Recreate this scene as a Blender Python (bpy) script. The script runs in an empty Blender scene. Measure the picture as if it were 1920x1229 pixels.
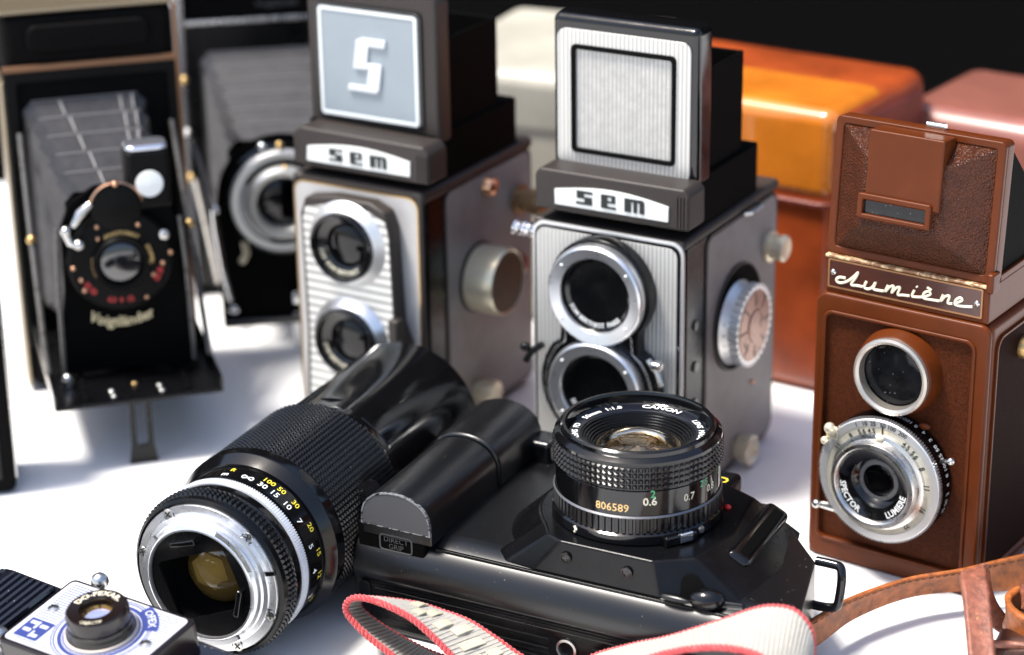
import bpy, bmesh, math, random
from mathutils import Vector, Matrix
R = math.radians
random.seed(7)
S = bpy.context.scene
COL = S.collection

# ------------------------------------------------------------------ camera
PITCH, ROLL, CAMH = R(21.61), R(-0.87), 0.470
cam_d = bpy.data.cameras.new("camera")
cam = bpy.data.objects.new("camera", cam_d)
COL.objects.link(cam)
S.camera = cam
fw = Vector((0, math.cos(PITCH), -math.sin(PITCH)))
up = Vector((0, math.sin(PITCH), math.cos(PITCH)))
rt = Vector((1, 0, 0))
r2 = rt * math.cos(ROLL) + up * math.sin(ROLL)
u2 = up * math.cos(ROLL) - rt * math.sin(ROLL)
cam.matrix_world = Matrix(((r2.x, u2.x, -fw.x, 0), (r2.y, u2.y, -fw.y, 0), (r2.z, u2.z, -fw.z, CAMH), (0, 0, 0, 1)))
cam_d.sensor_width = 36
cam_d.lens = 36 * 4362 / 1920
cam_d.clip_start, cam_d.clip_end = 0.05, 60
cam_d.dof.use_dof = True
cam_d.dof.focus_distance = 0.932
cam_d.dof.aperture_fstop = 6.2

# ------------------------------------------------------------------ light
SUN_TO = Vector((-0.42, -0.08, 1.0)).normalized()
w = bpy.data.worlds.new("World")
S.world = w
w.use_nodes = True
nt = w.node_tree
sky = nt.nodes.new("ShaderNodeTexSky")
sky.sky_type = 'NISHITA'
sky.sun_disc = False
sky.sun_elevation = math.asin(SUN_TO.z)
sky.sun_rotation = math.atan2(SUN_TO.x, SUN_TO.y)
bg = nt.nodes["Background"]
bg.inputs[1].default_value = 0.05
sky.dust_density = 2.5
sky.air_density = 1.0
nt.links.new(sky.outputs[0], bg.inputs[0])
sl = bpy.data.lights.new("sun", 'SUN')
sl.energy = 1.5
sl.angle = R(13.0)
sl.color = (1.0, 0.95, 0.875)
so = bpy.data.objects.new("sun", sl)
so.rotation_euler = SUN_TO.to_track_quat('Z', 'Y').to_euler()
COL.objects.link(so)
S.view_settings.view_transform = 'Standard'
S.view_settings.look = 'None'
S.view_settings.exposure = 2.3
S.view_settings.gamma = 1.0
S.cycles.max_bounces = 8
S.cycles.sample_clamp_indirect = 6.0

# ------------------------------------------------------------------ materials
MATS = {}
def mat(name, col, rough=0.5, metal=0.0, coat=0.0, spec=0.5, var=None, bump=None, specks=None, stripes=None, worn=None, rvar=None, trans=0.0, ior=1.5, sheen=0.0):
    """procedural principled material.
    var=(scale, amount)  colour mottling; bump=(kind, scale, strength, dist_mm)
    specks=(scale, size, colour, density); stripes=(axis, period_mm, strength, darkness)
    worn=(scale, threshold, colour); rvar=(scale, amount) roughness smudges"""
    if name in MATS:
        return MATS[name]
    m = bpy.data.materials.new(name)
    MATS[name] = m
    m.use_nodes = True
    n = m.node_tree.nodes
    L = m.node_tree.links
    b = n["Principled BSDF"]
    b.inputs["Base Color"].default_value = (*col, 1)
    b.inputs["Roughness"].default_value = rough
    b.inputs["Metallic"].default_value = metal
    b.inputs["Coat Weight"].default_value = coat
    b.inputs["Coat Roughness"].default_value = 0.08
    b.inputs["Specular IOR Level"].default_value = spec
    b.inputs["Transmission Weight"].default_value = trans
    b.inputs["IOR"].default_value = ior
    if sheen:
        b.inputs["Sheen Weight"].default_value = sheen
    tc = n.new("ShaderNodeTexCoord")
    co = tc.outputs["Object"]
    def noise(scale, det=4, rough_=0.6):
        t = n.new("ShaderNodeTexNoise")
        t.inputs["Scale"].default_value = scale
        t.inputs["Detail"].default_value = det
        t.inputs["Roughness"].default_value = rough_
        L.new(co, t.inputs["Vector"])
        return t.outputs["Fac"]
    def ramp(src, a, bb):
        r = n.new("ShaderNodeMapRange")
        r.inputs["From Min"].default_value = a
        r.inputs["From Max"].default_value = bb
        L.new(src, r.inputs["Value"])
        return r.outputs["Result"]
    def mix(fac, c1, c2):
        x = n.new("ShaderNodeMix")
        x.data_type = 'RGBA'
        L.new(fac, x.inputs[0])
        for s, v in ((6, c1), (7, c2)):
            if isinstance(v, tuple):
                x.inputs[s].default_value = (*v, 1)
            else:
                L.new(v, x.inputs[s])
        return x.outputs[2]
    cur = None
    height = None
    if var:
        f = ramp(noise(var[0]), 0.3, 0.7)
        a = var[1]
        lo = tuple(max(0, c * (1 - a)) for c in col)
        hi = tuple(min(1, c * (1 + a)) for c in col)
        cur = mix(f, lo, hi)
    if stripes:
        sep = n.new("ShaderNodeSeparateXYZ")
        L.new(co, sep.inputs[0])
        mm = n.new("ShaderNodeMath")
        mm.operation = 'MULTIPLY'
        L.new(sep.outputs["XYZ".index(stripes[0])], mm.inputs[0])
        mm.inputs[1].default_value = 2 * math.pi / (stripes[1] * 0.001)
        sn = n.new("ShaderNodeMath")
        sn.operation = 'SINE'
        L.new(mm.outputs[0], sn.inputs[0])
        height = (sn.outputs[0], stripes[2], 0.15)
        if stripes[3]:
            f = ramp(sn.outputs[0], -1.0, 0.2)
            cur = mix(f, tuple(c * (1 - stripes[3]) for c in col), cur if cur else tuple(col))
    if worn:
        f = ramp(noise(worn[0], 8, 0.7), worn[1], worn[1] + 0.06)
        cur = mix(f, cur if cur else tuple(col), worn[2])
    if specks:
        v = n.new("ShaderNodeTexVoronoi")
        v.inputs["Scale"].default_value = specks[0]
        L.new(co, v.inputs["Vector"])
        lt = n.new("ShaderNodeMath")
        lt.operation = 'LESS_THAN'
        L.new(v.outputs["Distance"], lt.inputs[0])
        # size varies from cell to cell, and many cells are empty
        sp = n.new("ShaderNodeSeparateColor")
        L.new(v.outputs["Color"], sp.inputs[0])
        sz = n.new("ShaderNodeMapRange")
        L.new(sp.outputs[0], sz.inputs["Value"])
        sz.inputs["From Min"].default_value = 1 - specks[3]
        sz.inputs["From Max"].default_value = 1.0
        sz.inputs["To Min"].default_value = 0.0
        sz.inputs["To Max"].default_value = specks[1]
        L.new(sz.outputs[0], lt.inputs[1])
        cur = mix(lt.outputs[0], cur if cur else tuple(col), specks[2])
        m_r = n.new("ShaderNodeMix")
        L.new(lt.outputs[0], m_r.inputs[0])
        m_r.inputs[2].default_value = rough
        m_r.inputs[3].default_value = 0.8
        L.new(m_r.outputs[0], b.inputs["Roughness"])
    elif rvar:
        f = ramp(noise(rvar[0]), 0.3, 0.7)
        rr = n.new("ShaderNodeMapRange")
        L.new(f, rr.inputs["Value"])
        rr.inputs["To Min"].default_value = max(0.02, rough - rvar[1])
        rr.inputs["To Max"].default_value = rough + rvar[1]
        L.new(rr.outputs[0], b.inputs["Roughness"])
    if cur:
        L.new(cur, b.inputs["Base Color"])
    if bump:
        if bump[0] == 'voronoi':
            v = n.new("ShaderNodeTexVoronoi")
            v.inputs["Scale"].default_value = bump[1]
            L.new(co, v.inputs["Vector"])
            h = v.outputs["Distance"]
        else:
            h = noise(bump[1], 6, 0.65)
        height = (h, bump[2], bump[3])
    if height:
        bp = n.new("ShaderNodeBump")
        bp.inputs["Strength"].default_value = height[1]
        bp.inputs["Distance"].default_value = height[2] * 0.001
        L.new(height[0], bp.inputs["Height"])
        L.new(bp.outputs[0], b.inputs["Normal"])
    return m

black_gloss = mat("black_gloss_lacquer", (0.003, 0.003, 0.0035), 0.11, spec=0.55, rvar=(90, 0.05))
black_satin = mat("black_satin_metal", (0.003, 0.003, 0.0035), 0.24, spec=0.25, rvar=(120, 0.06))
black_dusty = mat("dusty_black_plastic", (0.003, 0.003, 0.0035), 0.30, spec=0.6, specks=(760, 0.17, (0.16, 0.14, 0.11), 0.25))
black_matte = mat("black_matte_paint", (0.003, 0.003, 0.003), 0.6, spec=0.02)
black_deep = mat("black_flocked_interior", (0.003, 0.003, 0.003), 0.9, spec=0.1)
black_rubber = mat("black_rubber", (0.005, 0.005, 0.006), 0.24, spec=0.5, specks=(420, 0.12, (0.10, 0.09, 0.08), 0.12), bump=('noise', 3000, 0.1, 0.1))
black_leather = mat("black_leatherette", (0.004, 0.0035, 0.0035), 0.55, spec=0.05, bump=('noise', 900, 0.6, 0.4))
black_soft = mat("black_soft_enamel", (0.003, 0.003, 0.003), 0.45, spec=0.10)
grey_leather = mat("worn_grey_end_leatherette", (0.06, 0.06, 0.063), 0.6, bump=('noise', 2600, 0.8, 0.25))
bellows_grey = mat("grey_bellows_cloth", (0.032, 0.030, 0.031), 0.36, var=(160, 0.35), bump=('noise', 700, 0.4, 0.4))
chrome = mat("chrome", (0.82, 0.82, 0.83), 0.12, metal=1.0)
chrome_dull = mat("dull_chrome", (0.62, 0.61, 0.59), 0.28, metal=1.0, rvar=(200, 0.08))
aluminium = mat("aluminium", (0.80, 0.81, 0.83), 0.30, metal=0.92, rvar=(260, 0.04))
alu_satin = mat("satin_aluminium", (0.78, 0.78, 0.77), 0.42, metal=0.85)
alu_striped = mat("vertically_brushed_aluminium", (0.64, 0.63, 0.60), 0.42, metal=0.45, stripes=('X', 2.0, 0.5, 0.42))
alu_striped_h = mat("horizontally_striped_aluminium", (0.74, 0.735, 0.70), 0.36, metal=0.5, stripes=('Z', 4.2, 0.5, 0.62))
ivory_metal = mat("yellowed_chrome", (0.78, 0.70, 0.52), 0.34, metal=0.6, worn=(300, 0.62, (0.28, 0.2, 0.1)))
brass = mat("brass", (0.62, 0.42, 0.18), 0.35, metal=1.0)
copper_screw = mat("copper_screw", (0.75, 0.42, 0.25), 0.3, metal=1.0)
grey_enamel = mat("grey_enamel", (0.225, 0.203, 0.193), 0.48, spec=0.35, var=(40, 0.18), worn=(300, 0.66, (0.10, 0.07, 0.05)))
pale_enamel = mat("pale_grey_enamel", (0.47, 0.455, 0.44), 0.42, var=(60, 0.08))
brown_black = mat("worn_brown_black_enamel", (0.033, 0.027, 0.024), 0.42, spec=0.3, bump=('noise', 1400, 0.35, 0.2), worn=(500, 0.66, (0.11, 0.07, 0.04)))
blue_grey_plate = mat("frosted_blue_grey_plate", (0.25, 0.295, 0.325), 0.30, coat=0.2, var=(50, 0.05))
white_plate = mat("white_enamel_plate", (0.72, 0.74, 0.71), 0.3, coat=0.3)
cream_paint = mat("cream_paint", (0.78, 0.72, 0.55), 0.45)
white_paint = mat("white_engraving", (0.85, 0.86, 0.84), 0.5)
gold_paint = mat("gold_engraving", (0.72, 0.48, 0.18), 0.5)
yellow_paint = mat("yellow_engraving", (0.80, 0.66, 0.05), 0.5)
green_paint = mat("green_engraving", (0.06, 0.42, 0.17), 0.5)
red_paint = mat("red_engraving", (0.40, 0.02, 0.02), 0.5)
black_paint = mat("black_print", (0.012, 0.014, 0.014), 0.5)
grey_print = mat("faded_grey_print", (0.06, 0.06, 0.06), 0.6)
brown_enamel = mat("brown_enamel", (0.092, 0.0205, 0.0045), 0.32, spec=0.17, var=(70, 0.10), worn=(420, 0.72, (0.30, 0.15, 0.06)))
brown_grain = mat("brown_pebbled_leatherette", (0.056, 0.0132, 0.0032), 0.36, spec=0.3, var=(180, 0.25), bump=('voronoi', 1150, 1.0, 0.6))
brown_suede = mat("brown_suede_leatherette", (0.058, 0.0135, 0.0033), 0.62, spec=0.12, var=(1100, 0.45), bump=('noise', 2200, 0.8, 0.3))
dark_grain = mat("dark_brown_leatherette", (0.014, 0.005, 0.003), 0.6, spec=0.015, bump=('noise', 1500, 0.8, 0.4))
orange_leather = mat("glossy_orange_leather", (0.56, 0.165, 0.014), 0.26, coat=0.9, var=(14, 0.28), rvar=(30, 0.07))
dark_red_leather = mat("dark_red_leather", (0.13, 0.022, 0.014), 0.42, var=(30, 0.25))
pink_leather = mat("reddish_brown_leather", (0.235, 0.085, 0.062), 0.30, coat=0.5, var=(14, 0.25))
beige_case_m = mat("beige_leather", (0.38, 0.36, 0.30), 0.45, var=(16, 0.18))
strap_leather = mat("worn_tan_leather", (0.30, 0.085, 0.018), 0.48, var=(220, 0.5), bump=('noise', 1100, 0.6, 0.4), worn=(420, 0.66, (0.10, 0.03, 0.012)))
strap_dark = mat("polished_dark_leather", (0.22, 0.075, 0.045), 0.33, var=(260, 0.45), bump=('noise', 500, 0.7, 0.5), worn=(320, 0.63, (0.48, 0.26, 0.10)))
canvas = mat("off_white_webbing", (0.40, 0.38, 0.335), 0.85, sheen=0.3, var=(500, 0.12), bump=('noise', 2600, 0.5, 0.2))
red_piping_m = mat("red_cotton_piping", (0.50, 0.035, 0.04), 0.8, sheen=0.4, worn=(900, 0.60, (0.75, 0.33, 0.27)), bump=('noise', 2200, 1.0, 0.4))
thread_cream = mat("cream_embroidery", (0.56, 0.51, 0.38), 0.7, bump=('noise', 2400, 0.8, 0.3))
glass_dark = mat("dark_coated_lens_glass", (0.001, 0.001, 0.0015), 0.03, spec=0.4)
glass_old = mat("old_grey_lens_glass", (0.006, 0.006, 0.008), 0.10, spec=1.0, coat=0.5)
glass_amber = mat("amber_coated_lens_glass", (0.17, 0.10, 0.025), 0.06, coat=0.5, ior=1.7)
glass_amber2 = mat("deep_amber_lens_glass", (0.34, 0.21, 0.05), 0.10, coat=0.4, ior=1.6)
glass_grey = mat("grey_viewfinder_mirror", (0.010, 0.010, 0.011), 0.07, spec=0.3, var=(120, 0.5), specks=(900, 0.2, (0.3, 0.3, 0.3), 0.2))
glass_clear = mat("clear_lens_glass", (1, 1, 1), 0.0, trans=1.0, ior=1.45)
silver_inner = mat("silvered_inner_element", (0.75, 0.68, 0.55), 0.12, metal=1.0)
fex_blue = mat("blue_printed_enamel", (0.03, 0.045, 0.19), 0.35, coat=0.3)
fex_white = mat("pale_printed_faceplate", (0.52, 0.54, 0.60), 0.3, coat=0.3)
bakelite = mat("black_bakelite", (0.005, 0.005, 0.009), 0.15, coat=1.0, specks=(700, 0.2, (0.35, 0.33, 0.32), 0.15))
bakelite_brown = mat("dark_brown_bakelite", (0.008, 0.004, 0.003), 0.2, coat=0.1)
blue_glass = mat("pale_blue_lens_glass", (0.22, 0.25, 0.42), 0.15, coat=0.5)
red_plastic = mat("red_plastic_dot", (0.55, 0.012, 0.012), 0.35)
table_white = mat("white_table_cloth", (0.80, 0.80, 0.80), 0.6, var=(9, 0.03), specks=(160, 0.05, (0.25, 0.24, 0.23), 0.05), bump=('noise', 1200, 0.25, 0.3))
dark_cloth = mat("dark_backdrop", (0.003, 0.0025, 0.0025), 0.9, spec=0.1)
paving = mat("pale_paving", (0.42, 0.40, 0.37), 0.9, spec=0.1, var=(3, 0.15))

# ------------------------------------------------------------------ mesh builder (millimetres)
def FRONT(x, y, z):    # local X right, Y up, Z towards -y
    return Matrix(((1, 0, 0, x), (0, 0, -1, y), (0, 1, 0, z), (0, 0, 0, 1)))
def SIDE(x, y, z):     # faces +x
    return Matrix(((0, 0, 1, x), (1, 0, 0, y), (0, 1, 0, z), (0, 0, 0, 1)))
def LEFT(x, y, z):     # faces -x
    return Matrix(((0, 0, -1, x), (-1, 0, 0, y), (0, 1, 0, z), (0, 0, 0, 1)))
def TOP(x, y, z):
    return Matrix.Translation((x, y, z))
def ROT(a, ax):
    return Matrix.Rotation(R(a), 4, ax)

def arc(cx, cy, r, a0, a1, n):
    return [(cx + r * math.cos(R(a0 + (a1 - a0) * i / n)), cy + r * math.sin(R(a0 + (a1 - a0) * i / n))) for i in range(n + 1)]
def rrect(x0, y0, x1, y1, r, n=5):
    r = min(r, (x1 - x0) / 2 - 1e-3, (y1 - y0) / 2 - 1e-3)
    return arc(x1 - r, y0 + r, r, -90, 0, n) + arc(x1 - r, y1 - r, r, 0, 90, n) + arc(x0 + r, y1 - r, r, 90, 180, n) + arc(x0 + r, y0 + r, r, 180, 270, n)

_gl = {}
def glyphs(s, size, bold=0.0):
    k = (s, size, bold)
    if k in _gl:
        return _gl[k]
    cu = bpy.data.curves.new("txt", 'FONT')
    cu.body = s
    cu.size = size
    cu.align_x = 'CENTER'
    cu.resolution_u = 2
    cu.offset = bold
    o = bpy.data.objects.new("txt", cu)
    COL.objects.link(o)
    dg = bpy.context.evaluated_depsgraph_get()
    me = o.evaluated_get(dg).to_mesh()
    res = ([v.co.copy() for v in me.vertices], [tuple(p.vertices) for p in me.polygons])
    o.evaluated_get(dg).to_mesh_clear()
    bpy.data.objects.remove(o)
    bpy.data.curves.remove(cu)
    _gl[k] = res
    return res

class MB:
    def __init__(self):
        self.v, self.f = [], []
    def add(self, vs, fs, M=None):
        o = len(self.v)
        for p in vs:
            q = Vector(p)
            if M is not None:
                q = M @ q
            self.v.append(q)
        self.f += [tuple(i + o for i in f) for f in fs]
        return self
    def addbm(self, bm, M=None, bev=0, seg=3, ang=28):
        bmesh.ops.remove_doubles(bm, verts=bm.verts, dist=1e-5)
        bmesh.ops.recalc_face_normals(bm, faces=bm.faces)
        if bev:
            es = [e for e in bm.edges if len(e.link_faces) == 2 and e.calc_face_angle(0) > R(ang)]
            bmesh.ops.bevel(bm, geom=es, offset=bev, segments=seg, profile=0.5, affect='EDGES', clamp_overlap=True)
        bm.verts.index_update()
        self.add([v.co for v in bm.verts], [tuple(v.index for v in f.verts) for f in bm.faces], M)
        bm.free()
        return self
    def box(self, x0, x1, y0, y1, z0, z1, bev=0, seg=3, M=None):
        bm = bmesh.new()
        vs = [bm.verts.new(p) for p in ((x0, y0, z0), (x1, y0, z0), (x1, y1, z0), (x0, y1, z0), (x0, y0, z1), (x1, y0, z1), (x1, y1, z1), (x0, y1, z1))]
        for f in ((0, 3, 2, 1), (4, 5, 6, 7), (0, 1, 5, 4), (1, 2, 6, 5), (2, 3, 7, 6), (3, 0, 4, 7)):
            bm.faces.new([vs[i] for i in f])
        return self.addbm(bm, M, bev, seg)
    def prism(self, pts, a, b, M=None, bev=0, seg=2, ang=28, taper=None):
        """polygon pts (x,y) in local XY, from z=a to z=b; taper = polygon at the top"""
        bm = bmesh.new()
        lo = [bm.verts.new((x, y, a)) for x, y in pts]
        hi = [bm.verts.new((x, y, b)) for x, y in (taper or pts)]
        n = len(pts)
        bm.faces.new(lo[::-1])
        bm.faces.new(hi)
        for i in range(n):
            bm.faces.new((lo[i], lo[(i + 1) % n], hi[(i + 1) % n], hi[i]))
        return self.addbm(bm, M, bev, seg, ang)
    def sheet(self, pts, z, M=None):
        return self.add([(x, y, z) for x, y in pts], [tuple(range(len(pts)))], M)
    def ring(self, outer, inner, a, b, M=None, bev=0):
        """frame between two equal-length polygons"""
        bm = bmesh.new()
        n = len(outer)
        A = [[bm.verts.new((x, y, z)) for x, y in p] for p, z in ((outer, a), (outer, b), (inner, b), (inner, a))]
        for k in range(4):
            p, q = A[k], A[(k + 1) % 4]
            for i in range(n):
                bm.faces.new((p[i], p[(i + 1) % n], q[(i + 1) % n], q[i]))
        return self.addbm(bm, M, bev)
    def lathe(self, prof, n=64, M=None, cap=True, a0=0, a1=360):
        vs, fs = [], []
        full = abs(a1 - a0) >= 360
        m = n if full else n + 1
        for r, h in prof:
            for i in range(m):
                t = R(a0 + (a1 - a0) * i / n)
                vs.append((r * math.cos(t), r * math.sin(t), h))
        for k in range(len(prof) - 1):
            for i in range(n):
                j = (i + 1) % m
                fs.append((k * m + i, k * m + j, (k + 1) * m + j, (k + 1) * m + i))
        if cap and full:
            if prof[0][0] > 1e-6:
                fs.append(tuple(range(m))[::-1])
            if prof[-1][0] > 1e-6:
                fs.append(tuple((len(prof) - 1) * m + i for i in range(m)))
        return self.add(vs, fs, M)
    def gear(self, r0, r1, h0, h1, teeth, M=None, duty=0.5, slope=0.25):
        """ring of teeth: outer outline alternates r0/r1"""
        pts = []
        for i in range(teeth):
            for fr, r in ((0, r0), (duty - slope * duty, r0), (duty, r1), (1 - slope * duty, r1)):
                t = 2 * math.pi * (i + fr) / teeth
                pts.append((r * math.cos(t), r * math.sin(t)))
        return self.prism(pts, h0, h1, M)
    def pyramids(self, r, h0, h1, nt, nh, hgt, M=None, flat=0.3):
        """knurl of small truncated pyramids on a cylinder"""
        vs, fs = [], []
        dh = (h1 - h0) / nh
        for j in range(nh):
            for i in range(nt):
                for k, (fa, rad) in enumerate(((0.04, r), (0.5 - flat / 2, r + hgt))):
                    for (u, v) in ((fa, fa), (1 - fa, fa), (1 - fa, 1 - fa), (fa, 1 - fa)):
                        t = 2 * math.pi * (i + u) / nt
                        vs.append((rad * math.cos(t), rad * math.sin(t), h0 + (j + v) * dh))
                b = len(vs) - 8
                fs.append((b + 4, b + 5, b + 6, b + 7))
                for q in range(4):
                    p = (q + 1) % 4
                    fs.append((b + q, b + p, b + 4 + p, b + 4 + q))
        return self.add(vs, fs, M)
    def tube(self, path, r, n=8, M=None, cap=True):
        P = [Vector(p) for p in path]
        vs, fs = [], []
        prev = None
        for i, p in enumerate(P):
            t = (P[min(i + 1, len(P) - 1)] - P[max(i - 1, 0)]).normalized()
            if prev is None:
                a = Vector((0, 0, 1)) if abs(t.z) < 0.9 else Vector((1, 0, 0))
                prev = (a - t * a.dot(t)).normalized()
            else:
                prev = (prev - t * prev.dot(t)).normalized()
            bi = t.cross(prev)
            rr = r[i] if isinstance(r, (list, tuple)) else r
            for k in range(n):
                an = 2 * math.pi * k / n
                vs.append(p + (prev * math.cos(an) + bi * math.sin(an)) * rr)
        for i in range(len(P) - 1):
            for k in range(n):
                fs.append((i * n + k, i * n + (k + 1) % n, (i + 1) * n + (k + 1) % n, (i + 1) * n + k))
        if cap:
            fs.append(tuple(range(n))[::-1])
            fs.append(tuple((len(P) - 1) * n + k for k in range(n)))
        return self.add(vs, fs, M)
    def ball(self, c, rx, ry=None, rz=None, n=20, M=None):
        ry = ry or rx
        rz = rz or rx
        k = 10
        prof = [(math.sin(math.pi * i / k), -math.cos(math.pi * i / k)) for i in range(k + 1)]
        prof[0] = (1e-4, -1)
        prof[-1] = (1e-4, 1)
        T = Matrix.Translation(c) @ Matrix.Diagonal((rx, ry, rz, 1))
        return self.lathe(prof, n, (M @ T) if M is not None else T)
    def dome(self, r, h, base, n=48, M=None, k=8):
        """spherical cap of radius r, height h"""
        pr = [(r * math.cos(math.pi / 2 * i / k), base + h * math.sin(math.pi / 2 * i / k)) for i in range(k)] + [(1e-4, base + h)]
        return self.lathe(pr, n, M)
    def text(self, s, size, M, bold=0.0):
        v, f = glyphs(s, size, bold)
        return self.add(v, f, M)
    def text_arc(self, s, size, rad, mid, M, z=0, inward=False, bold=0.0):
        """flat ring lettering; tops outward (or inward), centred at angle mid"""
        v, f = glyphs(s, size, bold)
        out = []
        for p in v:
            if inward:
                t = R(mid) + p.x / rad
                rr = rad - p.y
            else:
                t = R(mid) - p.x / rad
                rr = rad + p.y
            out.append((rr * math.cos(t), rr * math.sin(t), z))
        return self.add(out, f, M)
    def text_cyl(self, s, size, rad, mid, h, M, bold=0.0):
        v, f = glyphs(s, size, bold)
        return self.add([(rad * math.cos(R(mid) + p.x / rad), rad * math.sin(R(mid) + p.x / rad), h + p.y) for p in v], f, M)
    def build(self, name, material, parent=None, ang=38, wn=True, solid=0.0):
        me = bpy.data.meshes.new(name)
        me.from_pydata([tuple(c * 0.001 for c in p) for p in self.v], [], self.f)
        me.validate()
        bm = bmesh.new()
        bm.from_mesh(me)
        bmesh.ops.recalc_face_normals(bm, faces=bm.faces)
        bm.to_mesh(me)
        bm.free()
        me.materials.append(material)
        me.shade_smooth()
        me.set_sharp_from_angle(angle=R(ang))
        o = bpy.data.objects.new(name, me)
        COL.objects.link(o)
        if parent:
            o.parent = parent
        if solid:
            md = o.modifiers.new("thickness", 'SOLIDIFY')
            md.thickness = solid * 0.001
            md.offset = 0
        if wn:
            md = o.modifiers.new("weighted", 'WEIGHTED_NORMAL')
            md.keep_sharp = True
        return o

def thing(name, label, cat, loc, yaw=0.0, group=None, rot=None):
    o = bpy.data.objects.new(name, None)
    o.empty_display_size = 0.01
    COL.objects.link(o)
    o.location = loc
    o.rotation_euler = rot if rot else (0, 0, R(yaw))
    tag(o, label, cat, group)
    return o
def tag(o, label, cat, group=None):
    o['label'] = label
    o['category'] = cat
    if group:
        o['group'] = group
    return o
def kind(o, k):
    o['kind'] = k
    return o
def lab(o, s):
    o['label'] = s
    return o
def catmull(P, n=6):
    P = [Vector(p) for p in P]
    out = []
    for i in range(len(P) - 1):
        a, b, c, d = P[max(i - 1, 0)], P[i], P[i + 1], P[min(i + 2, len(P) - 1)]
        for k in range(n):
            t = k / n
            out.append(0.5 * ((2 * b) + (c - a) * t + (2 * a - 5 * b + 4 * c - d) * t * t + (3 * b - a - 3 * c + d) * t ** 3))
    out.append(P[-1])
    return out
def ribbon(A, B, nw=6, crown=0.0):
    """mesh strip between two smoothed edge curves (lists of points)"""
    mb = MB()
    n = len(A)
    for i in range(n):
        nn = (B[i] - A[i])
        t = (A[min(i + 1, n - 1)] - A[max(i - 1, 0)])
        up_ = t.cross(nn).normalized()
        for k in range(nw + 1):
            f = k / nw
            mb.v.append(A[i] + nn * f + up_ * crown * (1 - (2 * f - 1) ** 2))
    for i in range(n - 1):
        for k in range(nw):
            a = i * (nw + 1) + k
            mb.f.append((a, a + 1, a + nw + 2, a + nw + 1))
    return mb

# ------------------------------------------------------------------ setting
o = MB().box(-1400, 1400, -1200, 1460, -30, 0, 2).build("table", table_white)
tag(o, "white covered table top carrying all the old cameras", "table")
o = MB().box(-40000, 40000, -40000, 3300, -760, -750).build("ground", paving)
kind(o, 'structure')
o = MB().box(-4000, 4000, 3000, 3040, -750, 2200).build("wall", dark_cloth)
kind(o, 'structure')

# ------------------------------------------------------------------ shared lens maker
def lens_glass(t, M, r, name="lens_glass", m=None, h=2.0, base=0.0):
    return MB().dome(r, h, base, M=M).build(name, m or glass_dark, t)

def sem_letters(M, k=1.0):
    """squarish wide letters s e m, drawn from bars; about 32 x 6 mm"""
    mb = MB()
    bars = [  # s
        (1.6, 8.2, 5.0, 6.2), (0.3, 4.0, 3.2, 6.2), (0.3, 7.6, 2.7, 3.6), (4.2, 8.0, 0.0, 3.4), (0.0, 7.4, 0.0, 1.1),
        # e
        (12.4, 15.6, 0.0, 6.0), (12.8, 19.2, 5.2, 6.2), (17.6, 19.4, 2.7, 6.0), (15.6, 19.4, 2.6, 3.5), (12.6, 19.8, -0.1, 0.9),
        # m
        (24.0, 27.2, 0.0, 6.0), (24.0, 33.0, 4.7, 6.1), (28.4, 30.2, 0.0, 5.4), (31.4, 33.6, 0.0, 5.5)]
    for i, (a, b, c, d) in enumerate(bars):
        mb.box(a * k, b * k, c * k, d * k, 0, 0.25 + 0.013 * i, M=M)
    return mb

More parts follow.
